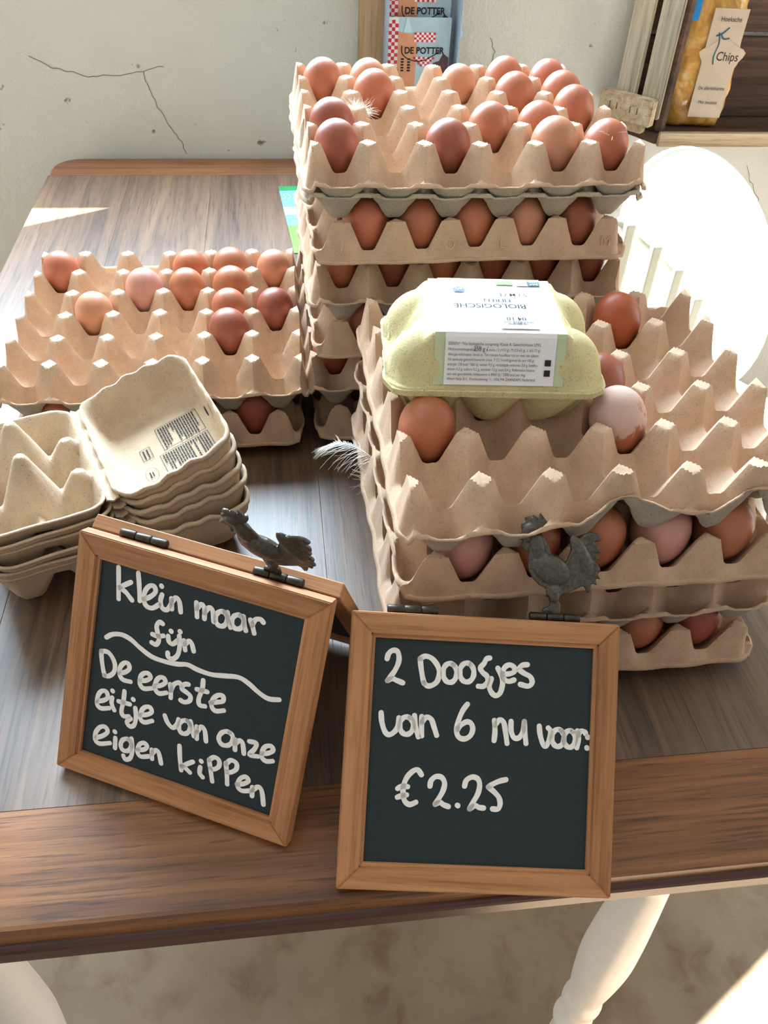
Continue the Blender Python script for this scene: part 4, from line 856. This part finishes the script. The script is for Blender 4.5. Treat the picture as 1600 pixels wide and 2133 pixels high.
for s_, sz, x, z in (('Hoeksche', 0.010, 0.014, 0.170), ('Chips', 0.019, 0.024, 0.116), ('De allerlekkerste', 0.0075, 0.012, 0.068), ('Met zeezout', 0.0075, 0.012, 0.046)):
    text('lettering', s_, sz, 'ink', lb, Matrix.Translation((x, -0.0354, z)) @ Matrix.Rotation(math.pi/2, 4, 'X'), sx=0.85)
V, F = ribbon_mesh([[(0.000, 0.150), (0.004, 0.135), (0.001, 0.118), (0.003, 0.105)], [(-0.003, 0.146), (0.006, 0.150), (0.014, 0.158)], [(0.004, 0.148), (0.010, 0.142), (0.018, 0.143)]], 0.0022, 0.0354); mobj('printed_hare', V, F, 'teal', lb)
box('blue_tag', (-0.050, -0.026, 0.165), (-0.036, -0.024, 0.215), 'bag_blue', bg_)

# ------------------------------------------------------------------ white chair beyond the table's right edge
ch = tag(empty('plastic_chair', (0.70, 1.16, 0)), 'white moulded chair with round back in bright sun behind the tray stacks', 'chair')
def shell():
    V = [(0, 0.030, 0)]; F = []; n, rings = 48, 16; a_, b_ = 0.145, 0.190
    for j in range(1, rings+1):
        s = j/rings
        for i in range(n):
            t = 2*math.pi*i/n; V.append((a_*s*math.cos(t), 0.030-0.055*s*s, b_*s*math.sin(t)*(1.0 if math.sin(t) > 0 else 1.08)))
    for i in range(n): F.append((0, 1+i, 1+(i+1) % n))
    for j in range(rings-1):
        for i in range(n): F.append((1+j*n+i, 1+(j+1)*n+i, 1+(j+1)*n+(i+1) % n, 1+j*n+(i+1) % n))
    o = mobj('back_shell', V, F, 'white_plastic', ch, True); solid(o, 0.012, 1.0); return o
bs = shell(); bs.location = (-0.03, 0.06, TZ-0.075); bs.rotation_euler = (math.radians(-40), 0, math.radians(10))
lathe('seat', [(0.05, 0), (0.19, 0.0), (0.205, 0.012), (0.205, 0.022), (0.19, 0.030), (0.10, 0.024), (0.02, 0.022)], 'white_plastic', ch, 40).location = (-0.01, -0.03, 0.41)
for lx, ly in ((-0.15, -0.16), (0.14, -0.16), (-0.13, 0.12), (0.13, 0.12)):
    tube('leg', [(lx*0.8, ly*0.8, 0.412), (lx, ly, 0.2), (lx*1.12, ly*1.12, 0.0)], 0.016, 'white_plastic', ch, 10)
ARM = [(-0.215, -0.045, 0.060), (-0.157, -0.06, 0.020), (-0.114, -0.06, -0.016), (-0.070, -0.06, -0.064), (-0.040, -0.055, -0.130)]
tube('arm_rail', smooth_line([Vector(p)+Vector((0, 0.004, TZ-0.008)) for p in ARM], 5), 0.006, 'chair_bar', ch, 8)
for (x, y, z) in ((-0.200, -0.05, 0.048), (-0.157, -0.06, 0.020), (-0.114, -0.06, -0.016), (-0.070, -0.06, -0.064)):
    box('back_bar', (x-0.0075, y-0.012, 0.438), (x+0.0075, y+0.010, TZ+z+0.004), 'chair_bar', ch, 0.003, 2)
tube('shell_post', [(0.05, 0.05, 0.43), (0.03, 0.075, TZ-0.20)], 0.02, 'white_plastic', ch, 10); tube('shell_post', [(-0.09, 0.05, 0.43), (-0.08, 0.075, TZ-0.20)], 0.02, 'white_plastic', ch, 10)
